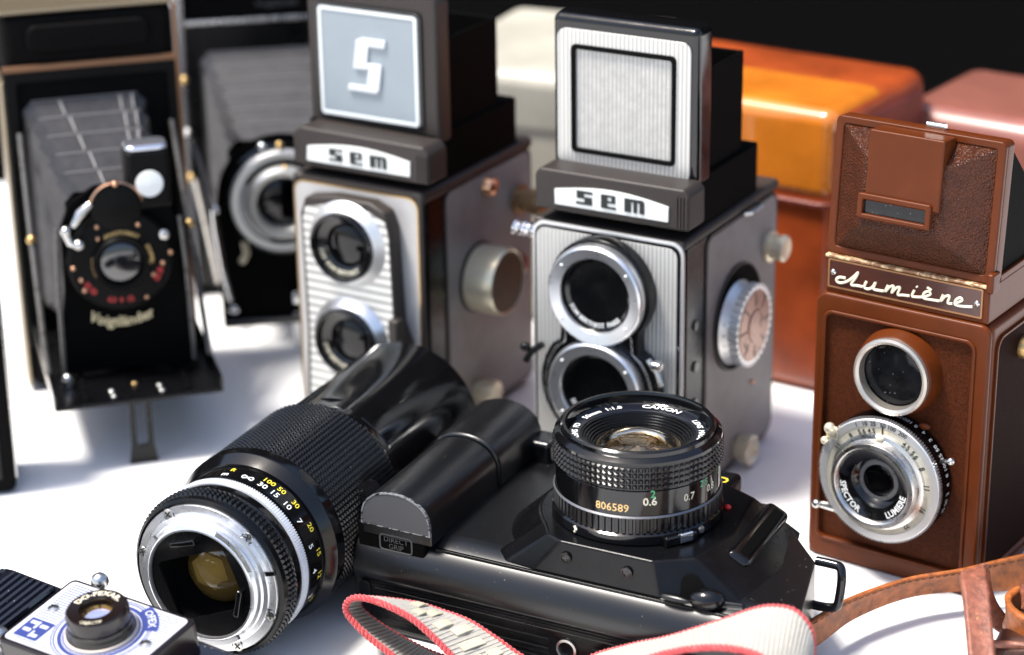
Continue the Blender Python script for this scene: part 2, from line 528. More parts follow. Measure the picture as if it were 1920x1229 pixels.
# ------------------------------------------------------------------ twin lens camera with striped front (middle)
TLR = "grey twin lens cameras with square hoods"
def make_sem_mid():
    t = thing("twin_lens_camera", "grey twin lens camera with striped square hood lid and figure eight lens surround", "camera", (0.043, 0.971, 0), -30.1, TLR)
    MB().box(-37.5, 37.2, 0, 101, 2, 130, 5, 4).build("body", black_satin, t)
    MB().box(-38, 37.8, -0.4, 102, 126.5, 131.5, 2.0).build("top_rim", brown_black, t)
    # side panel
    MB().prism(rrect(23.5, 5, 98, 125, 5), 0, 1.0, SIDE(37.2, 0, 0), 0.4).build("side_panel", grey_enamel, t)
    MB().ring(rrect(22.2, 3.6, 99.4, 126.4, 6), rrect(23.7, 5.2, 97.8, 124.8, 5), 0, 0.7, SIDE(37.2, 0, 0)).build("side_panel_edge", brown_black, t)
    # front plate
    MB().prism(rrect(-37.2, 5, 38.2, 131, 6), 0, 2.0, FRONT(0, 0, 0), 0.7).build("front_rim", alu_satin, t)
    MB().prism(rrect(-35.8, 6.4, 36.8, 129.6, 5), 2.0, 2.5, FRONT(0, 0, 0)).build("front_gap", black_gloss, t)
    MB().prism(rrect(-34.6, 7.6, 35.6, 128.3, 4.5), 2.5, 3.1, FRONT(0, 0, 0), 0.25).build("front_panel", alu_striped, t)
    cx, z1, z2 = 0.8, 104.5, 59.0
    # figure eight surround
    def eight(r1, r2, wst):
        p = []
        p += arc(cx, z1, r1, -38, 218, 30)
        p += [(cx - wst - 0.6, (z1 + z2) / 2 + 3), (cx - wst - 1.2, (z1 + z2) / 2 - 3)]
        p += arc(cx, z2, r2, 142, 398, 30)
        p += [(cx + wst + 1.2, (z1 + z2) / 2 - 3), (cx + wst + 0.6, (z1 + z2) / 2 + 3)]
        return p
    MB().prism(eight(25.2, 29.5, 18.6), 3.0, 10.5, FRONT(0, 0, 0), 0.9, 3).build("lens_surround", black_satin, t)
    MB().ring(eight(20.0, 27.4, 16.3), eight(19.0, 26.2, 15.4), 10.4, 11.1, FRONT(0, 0, 0), 0.2).build("surround_line", chrome_dull, t)
    for zc, txt in ((z1, "SOM BERTHIOT  PARIS"), (z2, "SOM BERTHIOT  F=75")):
        M = FRONT(cx, 0, zc)
        rg = MB().lathe([(23.6, 9), (23.6, 14.0), (23.0, 15.2), (22.2, 15.8), (17.6, 14.6), (17.2, 14.0), (17.0, 12.8)], 72, M, cap=False).build("lens_ring", aluminium, t)
        for a in (38, 142, 218, 322):
            MB().ball((20.2 * math.cos(R(a)), 20.2 * math.sin(R(a)), 15.3), 0.75, n=10, M=M).build("pin", white_plate, rg)
        MB().lathe([(17.2, 13.6), (16.6, 12.4), (16.4, 11.2), (12.2, 9.6), (11.8, 8.6), (11.2, 8.8), (10.8, 7.6)], 56, M, cap=False).build("lens_barrel", black_gloss, t)
        MB().lathe([(11.3, 8.9), (10.9, 9.15), (10.6, 8.8)], 56, M, cap=False).build("glass_rim", mat("dark_bronze_rim", (0.36, 0.29, 0.22), 0.25, metal=0.9), t)
        lens_glass(t, M, 10.8, base=7.4, h=3.0)
        MB().lathe([(7.2, 10.1), (6.2, 10.45), (5.6, 10.5)], 24, M @ Matrix.Translation((1.5, -2.2, 0)), cap=False, a0=215, a1=325).build("coating_reflection_ring", mat("amber_reflection", (0.60, 0.42, 0.20), 0.15, metal=0.8), t)  # crescent reflection in the glass, modelled as an amber arc
        MB().text_arc(txt, 3.0, 15.7, 262, M, 11.4, inward=True, bold=0.10).build("lettering", white_paint, t)
    MB().box(-1.2, 3.0, -13.5, -6, 79.8, 83.0, 0.6).build("link_pin", aluminium, t)
    # levers
    lv = MB().tube([(26, -11, 78), (31, -12, 73), (33, -12, 67)], 1.3, 8).box(28.5, 33.5, -15, -10, 74.5, 78.5, 1.2)
    lv.build("shutter_lever", chrome_dull, t)
    MB().tube([(-29, -8, 74), (-34, -9, 70), (-37, -10, 65)], 1.6, 8).ball((-37, -10, 72), 2.4).build("aperture_lever", black_satin, t)
    # name bracket
    MB().prism([(-35.4, 137), (40.5, 137), (40.5, 153), (38, 155.8), (-33, 155.8), (-35.4, 153)], -14, 2.6, FRONT(0, 0, 0), 1.2, 3).build("name_bracket", brown_black, t)
    rb = MB()
    for i in range(4):
        rb.box(34.6 + i * 1.5, 35.5 + i * 1.5, -3.6, -2.4, 138.5, 152.5)
    rb.build("bracket_rib", brown_black, t)
    top = [(31.2 - 56.2 * i / 12, 147.4 + 3.2 * math.sin(math.pi * i / 12)) for i in range(13)]
    np_ = MB().prism([(-24.8, 140.4), (31.0, 140.4)] + top, 2.6, 3.4, FRONT(0, 0, 0), 0.2).build("name_plate", white_plate, t)
    sem_letters(FRONT(-14.0, -3.41, 142.3)).build("lettering", black_paint, np_)
    # hood
    MB().prism([(-32, 24), (-32, 66), (34, 66), (34, 24), (32.6, 24), (32.6, 64.6), (-30.6, 64.6), (-30.6, 24)], 131, 201, TOP(0, 0, 0), 0.4, 1).build("hood_wall", black_matte, t)
    MB().box(-33.5, 36, 12, 80, 131, 155, 1.2).build("hood_base", black_matte, t)
    MB().box(-34.9, 36.6, 13.5, 29, 151, 222.5, 3.4, 4).build("hood_lid", black_gloss, t)
    W = FRONT(0, 13.5, 0)
    fr = MB().ring(rrect(-31.8, 153.4, 33.4, 216.4, 4.5), rrect(-24.6, 160.6, 26.4, 209.6, 2.5), 0, 1.0, W, 0.25).build("lid_frame", alu_striped, t)
    MB().ring(rrect(-24.8, 160.4, 26.6, 209.8, 2.5), rrect(-22.7, 162.5, 24.5, 207.7, 1.2), 0, 1.9, W, 0.4).build("lid_bead", black_deep, t)
    MB().prism(rrect(-22.8, 162.4, 24.6, 207.8, 1.2), 0, 0.5, W).build("lid_window", mat("dusty_striped_window", (0.50, 0.49, 0.465), 0.5, metal=0.25, stripes=('X', 2.0, 0.4, 0.34), var=(260, 0.14)), t)
    # side focusing knob
    K = SIDE(37.2, 55, 78)
    MB().lathe([(25.0, 0), (25.0, 1.8), (24.4, 2.0), (0.01, 1.9)], 60, K).build("knob_seat", black_matte, t)
    MB().lathe([(25.6, 0.8), (25.5, 2.2), (24.8, 2.2)], 60, K, cap=False).build("seat_edge", brown_black, t)
    K = SIDE(37.2, 53, 76) @ Matrix.Diagonal((1, 1, 0.56, 1))
    kb = MB().lathe([(20.6, 1.0), (20.2, 3.2), (17.0, 9.5), (16.8, 12.5)], 60, K, cap=False).build("focus_knob", alu_satin, t)
    MB().gear(19.6, 18.0, 12.0, 19.5, 34, K).build("knob_rim", alu_satin, kb)
    MB().lathe([(17.0, 19.4), (16.6, 20.2), (8.0, 20.6), (7.6, 21.6), (5.0, 21.8), (0.01, 21.8)], 48, K).build("knob_cap", mat("pink_brown_dial_face", (0.36, 0.22, 0.17), 0.3, metal=0.6, worn=(200, 0.55, (0.10, 0.05, 0.035))), kb)
    mk = MB()
    for i in range(8):
        mk.box(9.5, 15.5, -0.35, 0.35, 20.5, 20.75, M=K @ ROT(i * 45, 'Z'))
    mk.build("dial_mark", black_paint, kb)
    tx = MB()
    for a, s_ in ((196, "3"), (180, "4"), (164, "5")):
        tx.text_cyl(s_, 3.2, 18.6, a, 6.2, K)
    tx.build("lettering", black_paint, kb)
    # small winding knob, foot knob, strap lug, screws
    K2 = SIDE(37.8, 91, 101)
    MB().lathe([(7.6, 0), (7.6, 2.0), (5.8, 2.4), (5.8, 5.6), (6.3, 6.0), (6.3, 8.6), (5.4, 9.2), (0.01, 8.8)], 32, K2).build("winding_knob", ivory_metal, t)
    K3 = SIDE(37.6, 60, 9.5) @ Matrix.Diagonal((1, 1, 0.6, 1))
    MB().lathe([(5.5, 0), (6.6, 2.5), (7.2, 11), (7.4, 13.2), (6.4, 14.2), (5.2, 13.5), (4.6, 12.2), (0.01, 12.0)], 32, K3).build("foot_knob", ivory_metal, t)
    MB().tube([(38, 62, 125.5), (40.8, 63, 126), (40.8, 74, 126.6), (38, 75, 126.8)], 1.1, 8).build("strap_lug", chrome_dull, t)
    sc = MB().ball((38.3, 74, 38), 1.4, n=10)
    sc.build("screw", copper_screw, t)
    for z in (88, 68, 50):
        MB().lathe([(2.6, 0), (2.4, 0.8), (1.2, 1.0), (0.01, 0.6)], 20, SIDE(37.3, 13, z)).build("screw", black_gloss, t)
    # chrome coil of a hook on the left flank
    cp = [(-39 - 15 * i / 90, 10 + 2.6 * math.cos(i * 2 * math.pi / 15), 121 + 2.6 * math.sin(i * 2 * math.pi / 15)) for i in range(91)]
    MB().tube(cp, 1.05, 6).build("hook_spring", chrome, t)
    MB().tube([(-38, 9, 118), (-40, 8, 112), (-37, 8, 107)], 0.7, 6).build("hook_wire", chrome, t)
    return t

def make_sem_left():
    t = thing("twin_lens_camera", "grey twin lens camera with raised S emblem on the hood, behind the zoom lens", "camera", (-0.072, 1.042, 0), -30.2, TLR)
    MB().box(-36, 36.8, 0, 102, 2, 129, 4, 4).build("body", black_satin, t)
    MB().box(-36.5, 37.6, -1.6, 103, 125.5, 132.5, 3).build("top_rim", brown_black, t)
    MB().prism(rrect(19, 6, 98.5, 126, 5), 0, 1.0, SIDE(36.8, 0, 0), 0.4).build("side_panel", grey_enamel, t)
    MB().ring(rrect(17.5, 4.4, 100, 127.6, 6), rrect(19.2, 6.2, 98.3, 125.8, 5), 0, 0.7, SIDE(36.8, 0, 0)).build("side_panel_edge", brown_black, t)
    MB().prism(rrect(-36, 4, 36.8, 131.5, 6), 0, 1.6, FRONT(0, 0, 0), 0.7).build("front_rim", brown_black, t)
    MB().prism(rrect(-34, 6, 34.4, 128.6, 5), 1.6, 2.2, FRONT(0, 0, 0), 0.3).build("front_panel", pale_enamel, t)
    MB().ring(rrect(-34.6, 5.4, 35.0, 129.2, 5.5), rrect(-34.0, 6.0, 34.4, 128.6, 5), 1.5, 2.3, FRONT(0, 0, 0)).build("front_edge", brass, t)
    hs = [(-24.4, 8), (-21.8, 58), (-22.6, 118), (-19.6, 126.4), (-4, 129.0), (17, 128.8), (25.6, 125.0), (28.4, 117), (30.5, 70), (36.5, 55), (36.5, 8)]
    hs = hs[::-1]
    hp = [(x + 4.0, y) for x, y in hs]
    MB().prism([(x - 3.2, z - 2.0) for x, z in hs], 2.0, 11.0, FRONT(0, 0, 0), 1.6, 3).build("lens_housing", brown_black, t)
    fs = [(-24.6, 8), (-22.4, 56), (-23.6, 114), (-22.0, 120), (-6, 123.6), (13, 122.6), (22.6, 118.5), (24.2, 112), (25.4, 70), (26.5, 52), (27.5, 8)][::-1]
    MB().prism(fs, 11.0, 11.6, FRONT(0, 0, 0), 0.2).build("housing_face", alu_striped_h, t)
    cx = 1.0
    for zc, txt in ((104.5, "1:3.5  SOM BERTHIOT"), (56.5, "SOM BERTHIOT  1:4.5")):
        M = FRONT(cx, 0, zc)
        MB().lathe([(21.5, 11.5), (19.8, 13.0), (17.6, 15.2), (17.2, 15.4)], 64, M, cap=False).build("lens_ring", alu_satin if zc > 80 else aluminium, t)
        MB().lathe([(17.2, 15.2), (17.0, 17.6), (16.2, 18.2), (15.4, 17.8), (14.8, 14.5), (10.6, 12.6), (10.2, 11.6)], 56, M, cap=False).build("lens_barrel", black_gloss, t)
        lens_glass(t, M, 10.6, base=11.6, h=3.0)
        MB().text_arc(txt, 3.0, 14.2, 250, M, 14.7, inward=True, bold=0.10).build("lettering", cream_paint, t)
    MB().box(24, 30, -15, -9, 60, 72, 1.6).build("shutter_lever", brown_black, t)
    # name bracket
    MB().prism([(-33.5, 137), (42, 137), (42, 151.5), (39, 155), (-29, 156), (-33.5, 152.5)], -14, 3.0, FRONT(0, 0, 0), 1.4, 3).build("name_bracket", brown_black, t)
    rb = MB()
    for i in range(4):
        rb.box(35.4 + i * 1.6, 36.4 + i * 1.6, -4.0, -2.8, 138.5, 150.5)
    rb.build("bracket_rib", brown_black, t)
    top = [(32.4 - 57 * i / 12, 147.4 + 3.2 * math.sin(math.pi * i / 12)) for i in range(13)]
    np_ = MB().prism([(-25.2, 140.2), (32.2, 140.2)] + top, 3.0, 3.8, FRONT(0, 0, 0), 0.2).build("name_plate", white_plate, t)
    sem_letters(FRONT(-12.5, -3.81, 142.0), 0.96).build("lettering", black_paint, np_)
    # hood
    MB().prism([(-32, 24), (-32, 73), (35, 73), (35, 24), (33.6, 24), (33.6, 71.6), (-30.6, 71.6), (-30.6, 24)], 131, 199, TOP(0, 0, 0), 0.4, 1).build("hood_wall", black_matte, t)
    MB().box(-34, 36.6, 12, 88, 132, 156, 1.4).build("hood_base", black_matte, t)
    lid = [(-33.6, 151.5), (37.8, 151.5), (37.8, 219), (34, 223), (-30, 223), (-33.6, 219)]
    MB().prism(lid, -12, 0, FRONT(0, 13.5, 0), 1.8, 3).build("hood_lid", brown_black, t)
    W = FRONT(0, 13.5, 0)
    fr = MB().ring(rrect(-28.4, 157, 30.2, 213.4, 3), rrect(-26.6, 158.8, 28.4, 211.6, 2), 0, 1.3, W, 0.3).build("window_rim", black_gloss, t)
    MB().prism(rrect(-26.6, 158.8, 28.4, 211.6, 2), 0, 1.1, W, 0.9, 2).build("window", blue_grey_plate, t)
    MB().ring(rrect(-26.4, 159, 28.2, 211.4, 2), rrect(-24.6, 160.8, 26.4, 209.6, 1), 0.9, 1.5, W, 0.2).build("window_bevel", mat("white_plate_edge", (0.68, 0.72, 0.72), 0.3, coat=0.3), t)
    # raised S emblem
    em = MB()
    B_ = [(-5.6, 8.2, 8.6, 12.6), (-7.8, -0.6, -2.6, 11.6), (-6.6, 7.6, -2.2, 0.8), (0.6, 7.8, -12.4, 0.2), (-9.4, 6.8, -13.4, -10.4)]
    for i, (a, b, c, d) in enumerate(B_):
        em.box(a, b, c, d, 0, 1.3 + 0.02 * i, 0.45, 2, M=FRONT(1.2, 12.4, 186) @ Matrix(((1, 0.16, 0, 0), (0, 1, 0, 0), (0, 0, 1, 0), (0, 0, 0, 1))))
    em.build("emblem", mat("raised_white_emblem", (0.62, 0.65, 0.68), 0.28, coat=0.3), t)
    # side fittings
    K = SIDE(36.8, 46, 76)
    MB().lathe([(17.6, 0), (17.6, 1.6), (16.6, 2.2)], 48, K).build("knob_seat", brown_black, t)
    kb = MB().lathe([(16.4, 1.6), (16.8, 12), (16.6, 17.0), (15.8, 18.0), (15.0, 17.4)], 56, K, cap=False).build("focus_knob", ivory_metal, t)
    MB().lathe([(15.2, 17.5), (14.6, 17.2), (0.01, 17.2)], 48, K).build("knob_cap", mat("dull_brown_knob_face", (0.10, 0.075, 0.05), 0.5, metal=0.3), kb)
    MB().lathe([(5.2, 0), (5.0, 2.0), (4.0, 4.6), (2.0, 5.6), (0.01, 5.8)], 28, SIDE(37.4, 56, 119.5)).build("flash_socket", copper_screw, t)
    MB().lathe([(7.6, 0), (7.6, 3.0), (6.0, 3.4), (6.0, 9.5), (6.8, 10), (6.8, 15.0), (5.6, 16.0), (0.01, 16)], 32, SIDE(37.4, 86, 104)).build("winding_knob", mat("tarnished_brass_knob", (0.34, 0.22, 0.12), 0.38, metal=0.8, worn=(260, 0.55, (0.55, 0.42, 0.22))), t)
    MB().lathe([(5.0, 0), (6.2, 2.5), (6.8, 9), (6.4, 11.5), (4.2, 12.2), (0.01, 11.5)], 28, SIDE(37.2, 43, 17)).build("foot_knob", ivory_metal, t)
    MB().ball((38.6, 86, 70), 4.4, 5, 5.5, n=16).build("red_window", mat("dull_red_window", (0.20, 0.03, 0.02), 0.3), t)
    return t

SEM_L = make_sem_left()
SEM_M = make_sem_mid()

# ------------------------------------------------------------------ brown twin lens camera (right)
def make_lumiere():
    t = thing("twin_lens_camera", "brown twin lens camera with cream script nameplate and silver shutter dial", "camera", (0.161, 0.892, 0), -35.4, "twin lens cameras standing upright on the table")
    MB().box(-38.6, 39.4, 1.2, 108, 2, 122.5, 3, 4).build("body", brown_enamel, t)
    MB().box(-39.4, 40.2, -0.6, 108.6, 0, 4.2, 1.2).build("base_strip", brown_enamel, t)
    n = 8
    MB().ring(rrect(-39, 0.6, 39.8, 123, 5, n), rrect(-34.6, 9.6, 33.3, 115, 4, n), 0, 3.2, FRONT(0, 1.2, 0), 1.3).build("front_frame", brown_enamel, t)
    MB().ring(rrect(-35.4, 8.8, 34.1, 115.8, 4.5, n), rrect(-33.8, 10.4, 32.5, 114.2, 3.5, n), 0, 2.9, FRONT(0, 0.2, 0), 0.6).build("front_bead", brown_enamel, t)
    MB().prism(rrect(-34.2, 10, 32.9, 114.6, 3.5), 0, 1.2, FRONT(0, 0.8, 0)).build("front_panel", brown_suede, t)
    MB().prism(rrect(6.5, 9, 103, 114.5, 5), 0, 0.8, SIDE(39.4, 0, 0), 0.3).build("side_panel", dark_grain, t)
    MB().ring(rrect(5.2, 7.6, 104.4, 116, 6), rrect(6.3, 8.8, 103.2, 114.8, 5), 0, 1.3, SIDE(39.3, 0, 0), 0.3).build("side_bead", brown_enamel, t)
    MB().lathe([(5, 0), (5, 3), (3.8, 5), (0.01, 5.4)], 24, SIDE(39.6, 31, 104)).build("winding_knob", brass, t)
    # viewing lens
    M = FRONT(0.6, 0, 95.3)
    MB().lathe([(19.2, -1), (18.6, 3), (17.6, 7.6), (16.8, 9.0), (16.0, 9.4)], 64, M, cap=False).build("viewing_barrel", brown_enamel, t)
    MB().lathe([(16.9, 8.6), (16.7, 10.4), (15.6, 11.0), (14.4, 10.2), (14.0, 6.0)], 64, M, cap=False).build("viewing_ring", mat("worn_bronze_grey_ring", (0.50, 0.46, 0.41), 0.38, metal=0.85), t)
    MB().dome(14.0, 1.0, 5.2, M=M).build("viewing_glass", glass_grey, t)
    # shutter and taking lens
    M = FRONT(-1.6, 0, 48.4)
    MB().gear(28.2, 27.6, 1.0, 10.0, 120, M).build("shutter_rim", black_gloss, t)
    tx = MB()
    for k in range(14):
        tx.text_cyl(("25", "50", "2", "4", "8", "100")[k % 6], 3.2, 28.35, -20 + k * 8.4, 3.6, M)
    tx.build("lettering", white_paint, t)
    dl = MB().gear(28.4, 27.6, 10.0, 11.6, 140, M).build("shutter_dial", aluminium, t)
    MB().lathe([(27.6, 11.6), (27.2, 12.0), (24.3, 12.1), (24.2, 11.7), (20.6, 11.7)], 90, M, cap=False).build("dial_ring", alu_satin, dl)
    MB().lathe([(24.2, 11.72), (24.1, 11.9), (20.4, 11.9)], 90, M, cap=False).build("scale_ring", mat("yellowed_scale_ring", (0.70, 0.66, 0.54), 0.38, metal=0.6, var=(300, 0.12)), dl)
    tx = MB()
    for a, s_ in ((128, "8"), (113, "5.6"), (101, "4.5"), (58, "4.5"), (45, "5.6"), (28, "8"), (6, "11"), (-22, "16"), (-52, "22"), (150, "11")):
        tx.text_arc(s_, 2.9, 21.4, a, M, 12.0, bold=0.08)
    for a, s_ in ((116, "1"), (107, "10"), (98, "25"), (88, "50"), (79, "100"), (67, "200")):
        tx.text_arc(s_, 2.6, 24.8, a, M, 12.25, bold=0.06)
    for a in (124, 110, 100, 60, 48, 30, 8, -20, -50):
        tx.box(19.4, 20.9, -0.35, 0.35, 11.9, 12.02, M=M @ ROT(a, 'Z'))
    tx.box(20.4, 25.0, -0.28, 0.28, 11.9, 12.3, M=M @ ROT(88, 'Z'))
    tx.build("lettering", black_paint, dl)
    br = MB().lathe([(21.6, 11.8), (21.4, 13.4), (20.4, 13.8), (19.6, 14.0), (19.4, 17.6), (18.8, 18.6), (17.2, 18.8), (16.4, 18.2), (16.0, 17.0)], 80, M, cap=False).build("lens_barrel", chrome_dull, t)
    MB().ball((0.6, 20.8, 13.8), 2.0, 1.5, 1.2, M=M).build("index_pointer", cream_paint, br)
    MB().lathe([(16.2, 17.4), (15.6, 16.6), (11.2, 15.0), (10.8, 13.0), (8.8, 11.5), (8.4, 10.2)], 64, M, cap=False).build("lens_cone", black_gloss, br)
    lens_glass(t, M, 8.6, base=10.4, h=2.2)
    tx = MB()
    tx.text_arc("SPECTOR", 3.9, 15.4, 216, M, 17.0, inward=True, bold=0.10)
    tx.text_arc("LUMIERE", 3.9, 15.4, 325, M, 17.0, inward=True, bold=0.10)
    tx.build("lettering", white_paint, br)
    lv = MB().tube([(-19, -9, 67), (-23, -11, 66), (-24.5, -12, 65)], 1.5, 8).ball((-24.0, -14.5, 68.2), 2.4).ball((-27.2, -12.5, 61), 1.7).box(-27, -21, -12.2, -9.5, 62, 66, 0.8)
    lv.build("cocking_lever", ivory_metal, t)
    MB().tube([(-20, -9, 29), (-26, -10, 29.6), (-30, -11, 29.8)], [1.9, 1.7, 1.2], 8).ball((-30.4, -11.5, 30), 2.0).build("release_lever", chrome_dull, t)
    MB().tube([(24, -7, 62), (28.5, -9, 64)], 0.9, 8).ball((29.6, -10, 64.6), 1.6).build("aperture_lever", chrome_dull, t)
    MB().ball((14.5, -4, 74.5), 2.6, 1.4, 1.6).build("stud", brown_enamel, t)
    # name block
    MB().box(-36.2, 37.4, 0.2, 98, 122.5, 139, 1.2).build("name_block", brown_enamel, t)
    MB().box(-36.4, 37.0, -0.4, 3, 138.2, 139.6, 0.5).build("hinge_edge", mat("worn_brown_edge", (0.22, 0.10, 0.045), 0.35, worn=(300, 0.5, (0.62, 0.46, 0.25))), t)
    P_ = FRONT(0, 0.2, 0)
    MB().ring(rrect(-34.8, 125.2, 34.8, 137.9, 0.6), rrect(-34.1, 125.9, 34.1, 137.2, 0.5), 0, 0.5, P_).build("plate_edge", mat("plate_edge_gold", (0.32, 0.16, 0.07), 0.35, metal=0.4), t)
    pl = MB().prism(rrect(-34.2, 125.8, 34.2, 137.3, 0.5), 0, 0.35, P_).build("name_plate", mat("dark_brown_plate", (0.055, 0.014, 0.008), 0.22, coat=0.3), t)
    strokes = [[(-26.6, 129.9), (-29.4, 129.7), (-30.8, 128.3), (-29.0, 127.3), (-25.5, 128.8), (-22.7, 131.4), (-20.9, 133.5), (-22.0, 131.0), (-23.8, 127.7), (-21.2, 127.7), (-18.5, 127.7)],
               [(-16.9, 130.4), (-17.8, 127.9), (-16.3, 127.2), (-14.3, 128.2), (-12.7, 130.8), (-13.6, 127.9), (-11.5, 127.6), (-8.9, 127.8)],
               [(-7.1, 130.7), (-8.2, 127.7), (-6.4, 130.0), (-4.5, 130.8), (-5.3, 127.8), (-3.4, 130.2), (-1.7, 130.8), (-2.5, 127.7), (-0.2, 127.8), (2.8, 128.1)],
               [(4.8, 131.0), (3.9, 128.3), (6.2, 128.3), (8.7, 128.8)], [(5.6, 132.9), (6.1, 132.5)],
               [(9.1, 128.9), (12.0, 130.7), (11.1, 131.8), (9.2, 130.6), (9.0, 128.5), (12.2, 128.4), (16.0, 128.6)], [(10.4, 133.4), (12.4, 132.5)],
               [(17.6, 131.7), (16.6, 128.6), (18.4, 131.0), (20.4, 131.6), (19.8, 128.6), (21.9, 128.7)],
               [(23.1, 129.1), (25.9, 130.9), (25.2, 131.9), (23.4, 130.7), (23.0, 128.6), (26.1, 128.4), (30.6, 129.1)]]
    tx = MB()
    for s_ in strokes:
        tx.tube(catmull([(x, -0.35, z + 0.6) for x, z in s_], 5), 0.58, 6)
    tx.build("lettering", cream_paint, pl)
    for x, z in ((-32.4, 132.0), (32.4, 131.4)):
        MB().ball((x, -0.2, z), 1.3, 0.8, 1.3, n=14).build("screw", chrome_dull, pl)
    # hood: leaning lid with pyramid centre
    tilt = Matrix.Translation((0, 2, 139.6)) @ ROT(-5.0, 'X')
    W = tilt @ FRONT(0, 0, 0)
    MB().prism(rrect(-37, 0, 37.8, 58.6, 2.5), -8.5, -1.4, W, 1.2, 3).build("hood_lid", brown_enamel, t)
    MB().ring(rrect(-37, 0, 37.8, 58.6, 2.5), rrect(-33.2, 3.6, 34.0, 55.2, 1.2), -2, 0.6, W, 0.8).build("lid_rim", brown_enamel, t)
    # rounded pyramid
    bx, by, ux, uy = (-33.2, 34.0), (3.6, 55.2), (-17.5, 15.5), (17.5, 46)
    vs, fs = [], []
    N = 8
    rings = []
    for k in range(N + 1):
        f = k / N
        h = 10.5 * (f ** 1.0)
        x0, x1 = bx[0] + (ux[0] - bx[0]) * f, bx[1] + (ux[1] - bx[1]) * f
        y0, y1 = by[0] + (uy[0] - by[0]) * f, by[1] + (uy[1] - by[1]) * f
        p = rrect(x0, y0, x1, y1, 0.6 + 1.4 * f, 3)
        rings.append([(x, y, h) for x, y in p])
    m_ = len(rings[0])
    for r_ in rings:
        vs += r_
    for k in range(N):
        for i in range(m_):
            fs.append((k * m_ + i, k * m_ + (i + 1) % m_, (k + 1) * m_ + (i + 1) % m_, (k + 1) * m_ + i))
    fs.append(tuple(N * m_ + i for i in range(m_)))
    MB().add(vs, fs, W).build("lid_panel", brown_grain, t, ang=50)
    MB().box(-16.4, 16.6, 28, 57.6, 0.4, 11.8, 0.9, 3, M=W).build("finder_flap", brown_enamel, t)
    MB().ring(rrect(-18.6, 20.6, 13.8, 31.2, 1.2), rrect(-16.2, 22.8, 11.4, 28.6, 0.5), 0.5, 13.4, W, 0.7).build("finder_frame", brown_enamel, t)
    MB().prism(rrect(-16.3, 22.7, 11.5, 28.7, 0.5), 0.5, 11.4, W).build("finder_window", glass_grey, t)
    MB().tube([(1.5, 59.6, -4), (9.5, 59.6, -4)], 1.5, 10, W).build("lid_catch", chrome_dull, t)
    MB().prism([(8, 139), (96, 139), (92, 147), (60, 150), (14, 195), (10, 195)], 0, 1.2, SIDE(35.0, 0, 0)).build("hood_wall", black_matte, t)
    MB().prism([(8, 139), (96, 139), (92, 147), (60, 150), (14, 195), (10, 195)], -1.2, 0, SIDE(-33.0, 0, 0)).build("hood_wall", black_matte, t)
    MB().box(-35.6, 37.6, 10, 96, 138.5, 141.5, 0.6).build("hood_rim", brown_enamel, t)
    MB().box(36.0, 39.2, -1.2, 6, 136.5, 145, 1.0).build("hinge", brown_enamel, t)
    return t
make_lumiere()

